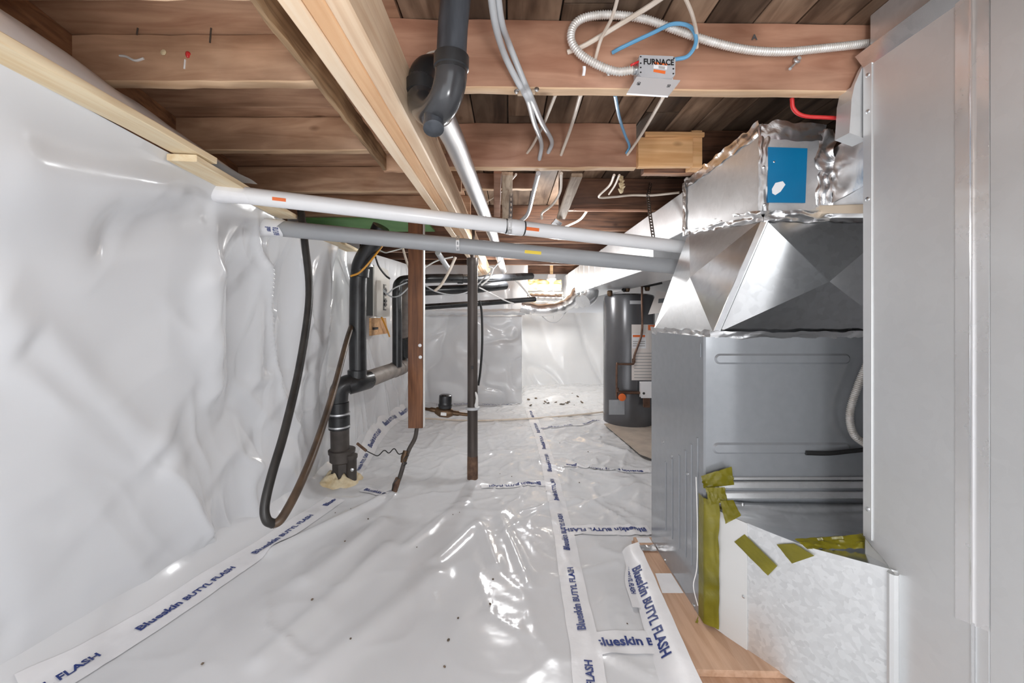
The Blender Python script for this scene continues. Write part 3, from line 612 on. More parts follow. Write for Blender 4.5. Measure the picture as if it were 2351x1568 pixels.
for k in range(9): 
    a = random.uniform(0, 6.28); fo.tube([P(1427, 440-k*4, 2.1), P(1427+8*math.cos(a), 436-k*4+5*math.sin(a), 2.08)], [.012, .003], 7)
tag(fo.build('foam_drip', M['foam']), 'tan hardened foam drip above the cream cable', 'foam')
cable('grey_cable', [P(1236, 398, 1.78), P(1225, 440, 2.0), P(1212, 490, 2.3), P(1192, 510, 2.4)], .0115, 'cable_grey', 'thick grey cable bending down behind the second joist')
cable('cream_cable', [P(1289, 398, 1.78), P(1286, 440, 2.0), P(1268, 470, 2.2), P(1245, 488, 2.35), P(1244, 502, 2.4)], .007, 'cable_cream', 'cream cable snaking behind the second joist')
cable('cream_cable', [P(1348, 484, 2.45), P(1330, 505, 2.6), P(1290, 524, 2.8)], .008, 'cable_cream', 'cream cable curving toward the white pipe')
cable('cream_cable', [P(1185, 400, 1.8), P(1150, 440, 2.1), P(1117, 463, 2.3)], .005, 'cable_cream', 'thin cream cable beside the silver pipe')
# holes in the joists
for q in ((1303, 121, 1.1085), (1405, 122, 1.1085), (1365, 145, 1.1085), (1902, 183, 1.128), (1238, 369, 1.7125), (1258, 353, 1.7125), (1288, 357, 1.7125), (1210, 353, 1.7125), (1439, 356, 1.7125)):
    pass

# ---------------------------------------------------------------- big return duct at right
DX = .985; dd = lambda px: DX*F/(px-VX)
t = thing('return_duct', (DX+.2, .8, 0), 'large galvanized return air duct standing at the right', 'duct')
MB().box((DX, dd(2275)+.002, .0), (DX+.42, 1.105, CH+.695), .002).build('far_section', M['galv_dull'], t)
MB().box((DX-.004, .30, .0), (DX+.42, dd(2275), CH+.72), .003).build('near_section', M['galv_dull'], t)
MB().beam((DX-.012, 1.1055, CH+.702), (DX-.012, dd(2270), CH+.702), .0018, .045, up=(-.75, 0, 1), ch=.0004).build('top_flange', M['galv_bright'], t)
MB().box((DX+.012, dd(2275)+.002, CH+.695), (DX+.42, 1.10, CH+.829), .002).build('upper_section', M['galv'], t)
MB().box((DX-.003, 1.080, .54), (DX+.0, 1.1065, CH+.69), .0006).build('edge_flange', M['galv_dull'], t)
# foil tape on the seam
def foil_tape(u, v):
    y = lerp(dd(2273), dd(2195), v); z = lerp(lerp(.502, .484, v), CH+.69, u)
    k = smooth01(.55, .75, u)
    wr_ = .0006+.0010*abs(noise.noise(Vector((u*22, v*2, 2))))*(.15+k)+.003*math.exp(-((v-.46)/.05)**2)
    return Vector((DX-.0016-wr_, y, z))
MB().grid(foil_tape, 160, 24).build('foil_tape', M['foil_seam'], t, ang=3)
MB().tube([(DX-.001, dd(2237), 0.0), (DX-.001, dd(2237), .50)], .004, 8).build('seam_bead', M['galv_bright'], t)
for z in (CH+.66, CH+.56, CH+.32, .62):
    MB().lathe((DX-.003, 1.092, z), (-1, 0, 0), [(0, .006), (.002, .006), (.004, .003)], 8).build('screw', M['steel'], t)
# foil wrapped elbow behind the duct
el = MB(); prof = [(2092, -6), (2040, 68), (2006, 112), (1978, 158), (1962, 195), (1955, 228), (1953, 265), (1950, 305)]
ins = [(2200, -6), (2120, 68), (2070, 112), (2010, 158), (1995, 195), (1992, 228), (1992, 265), (1992, 320)]
for k in range(len(prof)-1):
    a, b2, c, d_ = P(*prof[k], 1.108), P(*prof[k+1], 1.108), P(*ins[k+1], 1.112), P(*ins[k], 1.112)
    el.slab([a, b2, c, d_], .012 if k < 4 else .05, (0, 1, .02))
el.build('foil_elbow', M['galv_dull'], t)
# cheek of foil between trunk and return
ck = MB().grid(lambda u, v: P(lerp(lerp(1898, 1888, v), 2000, u), lerp(lerp(352, 478, v), lerp(282, 418, v), u), lerp(1.335, 1.14, u)+.006*noise.noise(Vector((u*3, v*3, 2)))), 24, 24)
ck.build('foil_cheek', M['foil'], t, ang=3)
MB().grid(lambda u, v: P(lerp(1885, 2000, u), lerp(lerp(478, 418, u), 500, v), lerp(1.335, 1.13, u)+.01), 6, 6).build('cheek_panel', M['galv'], t)
MB().beam(P(1886, 481, 1.31), P(2000, 479, 1.13), .02, .026, ch=.002).build('cheek_lip', M['beigeboard'], t)

# ---------------------------------------------------------------- plenum and trunk duct
t = thing('supply_plenum', (1.05, 1.62, 1.075), 'tapered cross-broken sheet metal plenum on top of the furnace', 'duct')
BLn, BLf, BRn = Vector((.735, 1.432, 1.083)), Vector((.700, 1.935, 1.083)), Vector((1.40, 1.432, 1.083))
TLn, TLf, TRn = Vector((.838, 1.312, 1.472)), Vector((.839, 1.86, 1.548)), Vector((1.30, 1.312, 1.472))
def crossbreak(a, b2, c, d_, out, push, name, mats, border=.05):
    ctr = (a+b2+c+d_)/4; n = (b2-a).cross(d_-a).normalized()
    if n.dot(Vector(out)) < 0: n = -n
    C_ = ctr+n*push; q = [a, b2, c, d_]
    for k in range(4):
        p0, p1 = q[k], q[(k+1) % 4]; mid = p0.lerp(p1, .5)
        MB().add([p0, p1, C_, p0-n*.003, p1-n*.003, C_-n*.006], [(0, 1, 2), (3, 5, 4), (0, 3, 4, 1), (1, 4, 5, 2), (2, 5, 3, 0)]).build(name, mats[k], t, flat=True)
crossbreak(BLn, BRn, TRn, TLn, (0, -1, 0), .045, 'front_facet', [M['galv_bright'], M['galv'], M['galv_bright'], M['galv_bright']])
crossbreak(BLf, BLn, TLn, TLf, (-1, 0, 0), .040, 'side_facet', [M['galv'], M['galv_bright'], M['galv'], M['galv']])
MB().slab([BRn, Vector((1.40, 1.93, 1.083)), Vector((1.30, 1.86, 1.548)), TRn], .003).build('side_panel', M['galv'], t)
MB().slab([BLf, Vector((1.40, 1.93, 1.083)), Vector((1.30, 1.86, 1.548)), TLf], .003).build('rear_panel', M['galv'], t)
MB().beam(BLn.lerp(TLn, 0)+Vector((.004, -.004, 0)), TLn+Vector((.004, -.004, 0)), .022, .012, up=(-1, -1, 0), ch=.003).build('corner_seam', M['galv_bright'], t)
def crumple(p0, p1, w, up, name, par, mat='foil_crumple', amp=.006, nn=60, seed=0, bow=0):
    ax = p1-p0; L = ax.length; up = Vector(up).normalized(); nr = ax.normalized().cross(up).normalized()
    def fn(u, v):
        q = p0.lerp(p1, u); e = .25*w*noise.noise(Vector((u*L*30+seed, v*.6, 1.3)))
        return q+up*((v-.5)*w+e*(1 if v > .5 else .6))+nr*(amp*(.7*noise.noise(Vector((u*L*22+seed, v*3, .5)))+.25*noise.noise(Vector((u*L*60+seed, v*5, 2.5))))+bow*math.sin(v*math.pi))
    return MB().grid(fn, nn, 8).build(name, M[mat], par, ang=3)
crumple(BLn+Vector((-.02, -.014, -.004)), BRn+Vector((0, -.014, -.004)), .030, (0, -.25, 1), 'foil_tape', t, 'foil', .004, seed=3)
crumple(BLf+Vector((-.012, 0, -.004)), BLn+Vector((-.016, -.005, -.004)), .034, (-.2, 0, 1), 'foil_tape', t, 'foil', .004, seed=8)
crumple(TLn+Vector((-.01, -.016, .002)), TRn+Vector((0, -.016, .002)), .036, (0, -.2, 1), 'foil_tape', t, seed=5, amp=.012)
crumple(TLf+Vector((-.010, 0, 0)), TLn+Vector((-.012, -.012, .006)), .040, (-.2, 0, 1), 'foil_tape', t, seed=11, amp=.012)

t = thing('trunk_duct', (.95, 3.8, CH+.33), 'rectangular galvanized trunk duct running away under the joists', 'duct')
TX0, TX1 = .824, 1.036
a = [Vector((TX0, 1.312, CH+.335)), Vector((TX0, 1.87, CH+.40)), Vector((TX0, 1.87, CH+.632)), Vector((TX0, 1.312, CH+.632))]
MB().add([p+Vector((dx, 0, 0)) for dx in (0, TX1-TX0) for p in a], [(0, 1, 2, 3), (7, 6, 5, 4), (0, 4, 5, 1), (1, 5, 6, 2), (2, 6, 7, 3), (3, 7, 4, 0)]).build('near_section', M['galv'], t, flat=True)
MB().box((TX0+.006, 1.87, CH+.40), (TX1+.10, 2.32, CH+.595), .003).build('neck_section', M['galv'], t)
MB().box((TX0+.006, 2.30, CH+.28), (TX1+.22, 6.1, CH+.60), .003).build('far_section', M['galv'], t)
MB().box((TX0-.006, 1.862, CH+.375), (TX0+.02, 1.885, CH+.62), .002).build('joint_flange', M['galv_bright'], t)
for k in range(9):
    MB().box((TX0+.002, 3.6+k*.28, CH+.281), (TX0+.007, 3.61+k*.28, CH+.60), .001).build('side_rib', M['galv'], t)
# end cap with raised foil rim
cy = 1.312
MB().slab([(TX0+.02, cy-.004, CH+.345), (TX1-.02, cy-.004, CH+.345), (TX1-.02, cy-.004, CH+.60), (TX0+.02, cy-.004, CH+.60)], .004, (0, 1, 0)).build('end_cap', M['galv'], t)
crumple(Vector((TX0, cy-.008, CH+.606)), Vector((TX1, cy-.008, CH+.60)), .055, (0, -.12, 1), 'foil_rim', t, 'foil', .003, seed=21)
crumple(Vector((TX0+.010, cy-.006, CH+.345)), Vector((TX0+.010, cy-.006, CH+.62)), .034, (1, 0, 0), 'foil_rim', t, 'foil', .004, seed=24)
crumple(Vector((TX1-.005, cy-.008, CH+.345)), Vector((TX1-.005, cy-.008, CH+.61)), .055, (1, -.2, 0), 'foil_rim', t, amp=.012, seed=27)
crumple(Vector((TX0-.004, 1.312, CH+.615)), Vector((TX0-.004, 1.87, CH+.615)), .045, (0, 0, 1), 'foil_tape', t, amp=.008, seed=31)
crumple(Vector((TX0-.006, 1.865, CH+.40)), Vector((TX0-.006, 1.865, CH+.625)), .03, (0, 1, 0), 'foil_tape', t, amp=.008, seed=33)
c_ = [P(1763, 338, cy-.006), P(1853, 341, cy-.006), P(1848, 466, cy-.006), P(1762, 465, cy-.006)]
bf = MB().slab(c_, .002, (0, -1, 0)).build('blue_film', M['blue'], t)
MB().slab([P(1772, 434, cy-.0082), P(1780, 420, cy-.0082), P(1797, 416, cy-.0082), P(1803, 424, cy-.0082), P(1792, 440, cy-.0082), P(1780, 448, cy-.0082), P(1773, 444, cy-.0082)], .0006, (0, -1, 0)).build('torn_patch', M['white'], bf)
for q in ((1753, 384), (1776, 372), (1755, 470)): MB().lathe(P(q[0], q[1], cy-.005), (0, -1, 0), [(0, .005), (.002, .005), (.004, .002)], 8).build('screw', M['steel'], t)
for k, (d_, xx) in enumerate(((4.35, .90), (4.75, .92), (5.2, .93))):
    MB().tube(spline([(xx, d_, CH+.28), (xx-.02, d_-.02, CH+.21), (xx-.09, d_-.06, CH+.16)], 5), .075, 18).build('takeoff_collar', M['galv'], t)
# branch foil ducts at the far end
br = spline([P(1330, 668, 5.1), P(1308, 694, 5.05), P(1285, 706, 5.0), P(1240, 712, 5.0), P(1196, 704, 5.0)], 7)
tag(MB().tube(br, [.080+.005*math.sin(i*1.1)+random.uniform(-.003, .003) for i in range(len(br))], 16).build('foil_branch_duct', M['foil_crumple']), 'crumpled foil branch duct bending left beneath the bulb', 'duct')
br = spline([P(1290, 684, 5.3), P(1250, 683, 5.3), P(1210, 682, 5.3)], 8)
tag(MB().tube(br, [.05+.006*math.sin(i*2.3) for i in range(len(br))], 14).build('foil_branch_duct', M['foil']), 'thin foil duct just under the slats by the bulb', 'duct')

# ---------------------------------------------------------------- furnace
FX0, FX1, FY0, FY1, FZ0, FZ1 = .694, 1.43, 1.42, 1.953, .050, 1.074
t = thing('furnace', (1.06, 1.69, FZ0), 'tall grey enamelled furnace cabinet on a plywood platform', 'furnace')
MB().box((FX0, FY0, FZ0), (FX1, FY1, FZ1), .006).build('cabinet', M['furnace'], t)
def emboss(x0, x1, z0, z1, y, name='embossed_panel'):
    r = (z1-z0)/2; pts = []
    for k in range(9):
        an = math.pi/2+math.pi*k/8; pts.append((x0+r+r*math.cos(an), z0+r+r*math.sin(an)))
    for k in range(9):
        an = -math.pi/2+math.pi*k/8; pts.append((x1-r+r*math.cos(an), z0+r+r*math.sin(an)))
    n = len(pts); cx, cz = (x0+x1)/2, (z0+z1)/2
    o1 = [Vector((p[0], y, p[1])) for p in pts]; o2 = [Vector((lerp(p[0], max(x0+r, min(x1-r, p[0])), .35), y-.006, lerp(p[1], cz, .35))) for p in pts]
    MB().add(o1+o2, [(k, n+k, n+(k+1) % n, (k+1) % n) for k in range(n)]+[tuple(range(n, 2*n))]).build(name, M['furnace'], t)
zz = lambda py, d=FY0: CH+(VY-py)*d/F
xx = lambda px, d=FY0: (px-VX)*d/F
emboss(xx(1640), xx(1952), zz(836), zz(812), FY0)
emboss(xx(1635), xx(1952), zz(1042), zz(1016), FY0)
for k, yy in enumerate((1.47, 1.52, 1.57, 1.63, 1.70, 1.77)):
    zt_ = zz(1060+k*8, yy)
    MB().beam((FX0-.0005, yy, .20), (FX0-.0005, yy, .70-.04*k), .006, .012, up=(0, 1, 0), ch=.0025).build('side_rib', M['furnace'], t)
MB().box((FX0-.004, 1.44, 1.00), (FX0, 1.447, 1.05), .002).build('louver_slot', M['furnace'], t)
MB().box((FX0+.01, FY0-.004, zz(1112)), (FX1, FY0, zz(1098)), .001).build('lower_seam', M['furnace_dark'], t)
for q in ((1508, 1015, 1.80), (1543, 1047, 1.70), (1587, 1088, 1.55), (1522, 1297, 1.78), (1576, 1410, 1.50)):
    z = CH+(VY-q[1])*q[2]/F
    MB().lathe((FX0, q[2], max(z, .06)), (-1, 0, 0), [(0, .006), (.003, .006), (.005, .003)], 8).build('screw', M['steel'], t)
flexi('flexible_conduit', [P(1990, 838, 1.385), P(1972, 880, 1.385), P(1955, 930, 1.385), P(1951, 965, 1.385), P(1962, 1000, 1.385), P(1990, 1022, 1.385)], .011, '')
fc = bpy.data.objects['flexible_conduit.001']; tag(fc, 'short cream flexible conduit on the front of the grey furnace', 'conduit')
tag(MB().tube(spline([P(1850, 1040, 1.41), P(1900, 1041, 1.40), P(1950, 1036, 1.40), P(1990, 1032, 1.40)], 5), .008, 8).build('black_tube', M['cable_black']), 'thin black tube across the furnace front below the conduit', 'tube')

# platform under the furnace
t = thing('plywood_platform', (.95, 1.58, 0), 'two layer plywood platform under the furnace', 'platform')
MB().slab([(.575, 1.22, .004), (1.35, 1.20, .004), (1.45, 1.99, .004), (.61, 1.99, .004)], .022, (0, 0, 1)).build('lower_sheet', M['plywood'], t)
MB().slab([(.58, 1.24, .027), (1.35, 1.22, .027), (1.45, 1.98, .027), (.615, 1.98, .027)], .022, (0, 0, 1)).build('upper_sheet', M['plywood'], t)

# return boot: galvanized panels from duct to furnace
t = thing('return_boot', (.95, 1.28, .05), 'galvanized return boot joining the duct to the furnace base', 'duct')
A0 = Vector((.722, 1.408, 0)); A1 = Vector((.983, 1.0115, 0))
dirn = (A1-A0).normalized(); nout = Vector((dirn.y, -dirn.x, 0)).normalized()
if nout.y > 0: nout = -nout
def boot_top(s): return .470-.004*math.sin(min(1, s/.6)*math.pi)+.032*max(0, s-.6)/.4
def boot_pt(s, z, o=0): return A0.lerp(A1, s)+Vector((0, 0, z))+nout*o
def panel(s0, s1, name, mat, o0, o1, zb0, zb1, nn=12):
    vs = []; fs = []
    for k in range(nn+1):
        s_ = lerp(s0, s1, k/nn); zb = lerp(zb0, zb1, k/nn); o_ = lerp(o0, o1, k/nn)
        vs += [boot_pt(s_, zb, o_), boot_pt(s_, boot_top(s_), o_), boot_pt(s_, zb, o_-.003), boot_pt(s_, boot_top(s_), o_-.003)]
    for k in range(nn):
        i = 4*k; j = i+4; fs += [(i, j, j+1, i+1), (i+2, i+3, j+3, j+2), (i+1, j+1, j+3, i+3), (i, i+2, j+2, j)]
    fs += [(0, 1, 3, 2), (4*nn, 4*nn+2, 4*nn+3, 4*nn+1)]
    MB().add(vs, fs).build(name, mat, t)
panel(0, .24, 'white_strip_panel', M['panel_boot'] if 'panel_boot' in M else noisy('pale_sheet_metal', (.72, .72, .71, 1), (.68, .68, .67, 1), .5, .1, 4), .004, .004, .052, .045)
panel(.235, 1.0, 'spangled_panel', M['galv_span'], .0, .0, .045, .045)
MB().beam(boot_pt(.99, .02, .004), boot_pt(.99, boot_top(1.0)-.005, .004), .022, .03, up=nout, ch=.008).build('edge_bend', M['galv_dull'], t)
top = MB().grid(lambda u, v: Vector((lerp(A0.x, lerp(A1.x, 1.38, v), u), lerp(A0.lerp(A1, u).y, lerp(1.418, 1.30, 0), v), lerp(boot_top(u), .492, v**1.6)+.006*noise.noise(Vector((u*4, v*3, 2)))*(1-v)*v*4)), 24, 12)
top.build('top_panel', M['galv_bright'], t, ang=1)
for k, z in enumerate((.515, .55)):
    MB().box((.74, FY0-.016+k*.004, z-.012), (1.34, FY0-.002, z+.012), .003).build('flange_strip', M['galv'], t)
MB().box((.735, FY0-.010, .568), (1.36, FY0-.002, .578), .002).build('flange_lip', M['galv'], t)
crumple(Vector((.978, 1.11, .545)), Vector((.985, 1.005, .485)), .06, (-.6, -.2, .6), 'foil_tape', t, 'foil', .006, seed=41)
MB().tube(spline([P(1598, 1095, 1.40), P(1601, 1200, 1.395), P(1600, 1300, 1.40), P(1592, 1345, 1.40), P(1602, 1390, 1.40)], 6), .0016, 6).build('bent_edge', M['cable_white'], t)
for q in ((1697, 1165), (1705, 1158)): MB().lathe(P(q[0], q[1], 1.40), (0, -1, 0), [(0, .006), (.003, .005), (.004, .002)], 8).build('screw', M['steel'], t)
MB().lathe(boot_pt(.22, .22, .004), nout, [(0, .005), (.003, .005), (.004, .002)], 8).build('screw', M['steel'], t)

def patch(name, pts, lab, amp=.004, seed=0, nu=14, nv=8):       # a stuck strip of tape from four corners
    a, b2, c, d_ = [Vector(p) for p in pts]; n = (b2-a).cross(d_-a).normalized()
    if n.y > 0: n = -n
    def fn(u, v):
        q = a.lerp(b2, u).lerp(d_.lerp(c, u), v)
        return q+n*(.003+amp*abs(noise.noise(Vector((u*6+seed, v*4, 1.1))))+amp*.5*noise.noise(Vector((u*14+seed, v*9, 2))))
    return tag(MB().grid(fn, nu, nv).build(name, M['olive'], ang=1.0), lab, 'tape', 'olive tape pieces on the boot')
cpt = lambda px, py: P(px, py, 1.40)
# wrap along the furnace corner: side strip and front strip in one sheet
def wrapfn(u, v):
    z = lerp(.060, .505, v); ww = .012*noise.noise(Vector((v*5, 1, 3)))
    path = [Vector((FX0-.006, 1.450, 0)), Vector((FX0-.006, 1.416, 0)), Vector((.715, 1.398, 0)), boot_pt(.05, 0, .010)]
    k = u*3; i = min(2, int(k)); q = path[i].lerp(path[i+1], k-i)
    return Vector((q.x+.5*ww*u, q.y-.006*abs(noise.noise(Vector((u*3, v*7, 1))))-.006*math.sin(u*math.pi), z))
tag(MB().grid(wrapfn, 18, 50).build('olive_tape', M['olive'], ang=1.0), 'long vertical strip of olive tape sealing the furnace corner', 'tape', 'olive tape pieces on the boot')
patch('olive_tape', [P(1608, 1092, 1.40), P(1678, 1070, 1.40), P(1684, 1112, 1.405), P(1614, 1120, 1.395)], 'topmost crumpled olive tape on the furnace corner', .010, 2)
patch('olive_tape', [P(1618, 1118, 1.385), P(1662, 1118, 1.39), P(1668, 1148, 1.385), P(1626, 1160, 1.375)], 'short olive tape just below the topmost piece', .010, 5)
patch('olive_tape', [P(1652, 1150, 1.375), P(1682, 1148, 1.38), P(1700, 1184, 1.345), P(1664, 1203, 1.34)], 'small olive tape folded over the upper left rim of the boot', .006, 7)
patch('olive_tape', [boot_pt(.155, .387, .002), boot_pt(.225, .428, .002), boot_pt(.43, .374, .002), boot_pt(.375, .330, .002)], 'separate slanted olive tape in the middle of the boot', .004, 9)
patch('olive_tape', [boot_pt(.427, .441, .003), boot_pt(.53, boot_top(.53)-.002, .004), boot_pt(.635, .455, .003), boot_pt(.515, .403, .003)], 'square olive tape end folded down the boot front', .003, 12)
patch('olive_tape', [boot_pt(.52, boot_top(.52)+.004, -.006), P(1988, 1228, 1.135), P(1985, 1262, 1.115), boot_pt(.60, boot_top(.6)-.006, .006)], 'long horizontal olive tape along the boot rim to the duct', .007, 15, 24)
patch('olive_tape', [P(1583, 1462, 1.435), P(1606, 1412, 1.43), P(1604, 1440, 1.425), P(1590, 1470, 1.42)], 'loose olive tape scrap at the furnace foot', .006, 19)

# ---------------------------------------------------------------- tapes with print on the sheet
def floor_tape(label, pts, w, phase=0, flip=False, size=.042, sx=.98, z=0, text='Blueskin BUTYL FLASH', pitch=.485, lift=.004, lettered=True, zfn=None):
    pts = [Vector((p[0], p[1], 0)) for p in pts]
    c = spline(pts, 14) if len(pts) > 2 else [pts[0].lerp(pts[1], k/20) for k in range(21)]
    cum = [0]
    for a, b2 in zip(c, c[1:]): cum.append(cum[-1]+(b2-a).length)
    tot = cum[-1]
    hz = zfn or (lambda x, y: floor_z(x, y))
    def at(s_, off, up):
        s_ = max(-.05, min(tot+.05, s_)); i = 0
        while i < len(c)-2 and cum[i+1] < s_: i += 1
        k = (s_-cum[i])/(cum[i+1]-cum[i]); q = c[i]+(c[i+1]-c[i])*k
        tn = (c[i+1]-c[i]).normalized(); nl = Vector((-tn.y, tn.x, 0)); q = q+nl*off
        return Vector((q.x, q.y, hz(q.x, q.y)+up))
    n = max(8, int(tot/.016))
    root = MB().grid(lambda u, v: at(u*tot, (v-.5)*w+.003*noise.noise(Vector((u*tot*9, v, w))), lift), n, 10).build('flashing_tape', M['tape'], ang=3)
    tag(root, label, 'tape', 'printed tape on the sheet')
    if lettered:
        tx = MB(); s_ = -pitch+phase
        while s_ < tot:
            if flip: fn = lambda a, b2: at(tot-(s_+a), -(b2-size*.34), lift+.0025)
            else: fn = lambda a, b2: at(s_+a, b2-size*.34, lift+.0025)
            vs, fs = TEXTS.setdefault((text, size), text_polys(text, size))
            L = max(v.x for v in vs)*sx
            ok = [f for f in fs if all(.004 < s_+vs[i].x*sx < tot-.004 for i in f)]
            used = sorted({i for f in ok for i in f}); mp = {i: k for k, i in enumerate(used)}
            if used: tx.add([fn(vs[i].x*sx, vs[i].y) for i in used], [tuple(mp[i] for i in f) for f in ok])
            s_ += pitch
        if tx.v: tx.build('lettering', M['ink'], root)
    return root
gg = lambda px, py: tuple(G(px, py)[:2])
floor_tape('long printed tape along the foot of the left wall', [gg(60, 1610), gg(220, 1512), gg(420, 1385), gg(600, 1262), gg(770, 1150)], .14, phase=.272, size=.046, sx=.92)
floor_tape('printed tape from the black stack back along the left wall', [gg(812, 1100), gg(868, 1010), gg(935, 953)], .11, phase=.1)
floor_tape('long printed tape down the middle of the floor toward the camera', [gg(1357, 1590), gg(1342, 1480), gg(1312, 1330), gg(1288, 1200), gg(1245, 1020), gg(1216, 945)], .105, phase=.235, sx=.95)
floor_tape('printed cross tape in front of the furnace, upside down lettering', [gg(1292, 1222), gg(1400, 1221), gg(1492, 1220)], .10, phase=.02, flip=True, size=.05)
floor_tape('short printed tape across the floor at the platform corner', [gg(1372, 1480), gg(1430, 1478), gg(1507, 1480)], .10, phase=-.012, size=.05)
floor_tape('far cross tape right of the metal post', [gg(1105, 1122), gg(1180, 1118), gg(1252, 1115)], .055, phase=.03, flip=True, size=.04)
floor_tape('far cross tape in front of the water heater', [gg(1296, 1072), gg(1400, 1085), gg(1492, 1086)], .06, phase=.05, flip=True, size=.045)
floor_tape('short curved tape at the foot of the black stack', [gg(832, 1127), gg(862, 1133), gg(898, 1142)], .07, phase=.02, size=.04)
floor_tape('tape along the foot of the near far-wall section', [(-.95, 5.13), (-.4, 5.12), (.14, 5.12)], .10, phase=.1, flip=True, size=.045)
floor_tape('tape across the floor below the water heater', [gg(1240, 985), gg(1330, 978), gg(1378, 968), gg(1440, 985)], .06, phase=.0, size=.04)
# tape folded over the platform edge
def edge_tape(label, x0, x1, y0, y1, z0, z1, phase, size=.052):
    far = lambda v, off: Vector((lerp(x0[0], x1[0], v), y0, lerp(z0, z1, v)))
    def pt(u, v, up=0): 
        y = lerp(y0, y1, u); x = lerp(lerp(x0[0], x0[1], u), lerp(x1[0], x1[1], u), v); z = lerp(z0, z1, v)
        bulge = .010*math.sin(v*math.pi)+.004*noise.noise(Vector((u*8, v*2, 4)))
        return Vector((x-bulge-up*.7, y, z+bulge*.6+up*.7))
    r_ = MB().grid(lambda u, v: pt(u, v), 50, 8).build('flashing_tape', M['tape'], ang=3)
    tag(r_, label, 'tape', 'printed tape on the sheet')
    tx = MB(); L = abs(y1-y0); W = math.hypot(x1[0]-x0[0], z1-z0)
    vs, fs = TEXTS.setdefault(('Blueskin BUTYL FLASH', size), text_polys('Blueskin BUTYL FLASH', size))
    s_ = phase
    ok = [f for f in fs if all(0 < s_+vs[i].x < L for i in f)]
    used = sorted({i for f in ok for i in f}); mp = {i: k for k, i in enumerate(used)}
    tx.add([pt((s_+vs[i].x)/L, (.30+vs[i].y/W), .002) for i in used], [tuple(mp[i] for i in f) for f in ok]); tx.build('lettering', M['ink'], r_)
edge_tape('raised printed tape along the left edge of the plywood platform', (.545, .455), (.625, .57), 1.93, 1.12, .006, .054, .16)
floor_tape('small loose tape folded over at the far platform corner', [(.575, 1.86), (.52, 1.70), (.505, 1.55)], .05, phase=.0, size=.034, lift=.014, sx=.8)
def white_patch(pts, lab):
    o = MB().slab(pts, .0012, (0, 0, 1)).build('tape_patch', M['tape']); return tag(o, lab, 'tape')
white_patch([(.622, 1.70, .0495), (.690, 1.70, .0495), (.690, 1.58, .0495), (.606, 1.58, .0495)], 'white tape patch on the plywood beside the furnace')
white_patch([(.628, 1.975, .0495), (.692, 1.975, .0495), (.692, 1.93, .0495), (.626, 1.93, .0495)], 'small white tape patch at the far end of the platform')
crumple(Vector((.618, 1.88, .056)), Vector((.69, 1.88, .056)), .05, (0, 1, 0), 'foil_scrap', None, amp=.008, seed=51)
tag(bpy.data.objects['foil_scrap'], 'crumpled foil scrap between the platform and furnace', 'foil')
# crumbs scattered on the sheet
cr = MB()
for q in ((530, 1180), (660, 1217), (792, 1247), (845, 1195), (770, 1180), (805, 1171), (957, 1260), (1055, 1180), (1040, 1186), (1125, 1388), (1132, 1330), (805, 1480), (717, 1380), (1030, 1473), (1052, 1420), (1020, 1534), (1052, 1421), (1175, 1098), (1148, 1090), (1330, 1110), (1440, 1435), (465, 1530), (1458, 1042), (1350, 1040), (1285, 1022)):
    g_ = G(q[0], q[1]); z = floor_z(g_.x, g_.y); r_ = random.uniform(.003, .006)
    cr.lathe((g_.x, g_.y, z), (random.uniform(-.4, .4), random.uniform(-.4, .4), 1), [(0, r_*.5), (r_*.5, r_), (r_, r_*.4)], 6)
o = tag(cr.build('dirt_crumbs', M['dirt']), 'scattered dark dirt crumbs on the white floor sheet', 'dirt'); o['kind'] = 'stuff'
cr = MB()
for k in range(22):
    x = random.uniform(.2, .95); y = random.gauss(5.25, .18); r_ = random.uniform(.008, .03)
    cr.lathe((x, y, floor_z(x, y)-.002), (random.uniform(-.6, .6), random.uniform(-.6, .6), 1), [(0, r_*.6), (r_*.3, r_), (r_*.5, r_*.4)], 6)
o = tag(cr.build('soil_debris', M['dirt']), 'brown soil and debris at the foot of the recessed far wall', 'dirt'); o['kind'] = 'stuff'

# ---------------------------------------------------------------- black hose loop
hp = [P(689, 470, 1.97), P(700, 560, 1.96), P(710, 680, 1.93), P(690, 830, 1.84), P(656, 980, 1.70), P(624, 1090, 1.60), P(608, 1160, 1.55), P(612, 1193, 1.54), P(628, 1203, 1.56)]
t = thing('drain_hose', P(620, 1205, 1.56), 'black and brown hose hanging in a long loop by the left wall', 'hose')
MB().tube(spline(hp, 8), .0175, 14).build('black_length', M['hose_black'], t)
MB().tube(spline([P(624, 1204, 1.56), P(648, 1188, 1.58), P(690, 1110, 1.68), P(730, 1010, 1.88), P(768, 890, 2.2), P(797, 780, 2.55), P(812, 735, 2.84)], 8), .0175, 14).build('brown_length', M['hose_brown'], t)

# ---------------------------------------------------------------- soil stack
D = 2.76
t = thing('soil_stack', P(787, 1110, D), 'black drain stack with tee, elbow and rubber coupling by the left wall', 'pipe')
MB().tube(spline([P(822, 862, D), P(821, 780, D), P(822, 690, D), P(824, 630, D), P(832, 598, D-.02), P(858, 555, D-.05), P(875, 520, D-.08)], 6), .057, 24).build('stack_pipe', M['abs'], t)
MB().lathe(P(820, 868, D), (0, 0, 1), [(0, .060), (.003, .064), (.055, .064), (.06, .058)], 24).build('tee_hub', M['abs'], t)
MB().tube(spline([P(800, 884, D-.04), P(822, 878, D), P(845, 872, D+.10)], 5), .066, 24).build('tee_body', M['abs'], t)
MB().lathe(P(826, 636, D), (.1, 0, 1), [(0, .058), (.003, .062), (.06, .062), (.065, .057)], 24).build('upper_hub', M['abs'], t)
MB().tube([P(838, 873, D+.08), P(925, 842, 3.55)], .062, 24).build('branch_pipe', M['abs_dusty'], t)
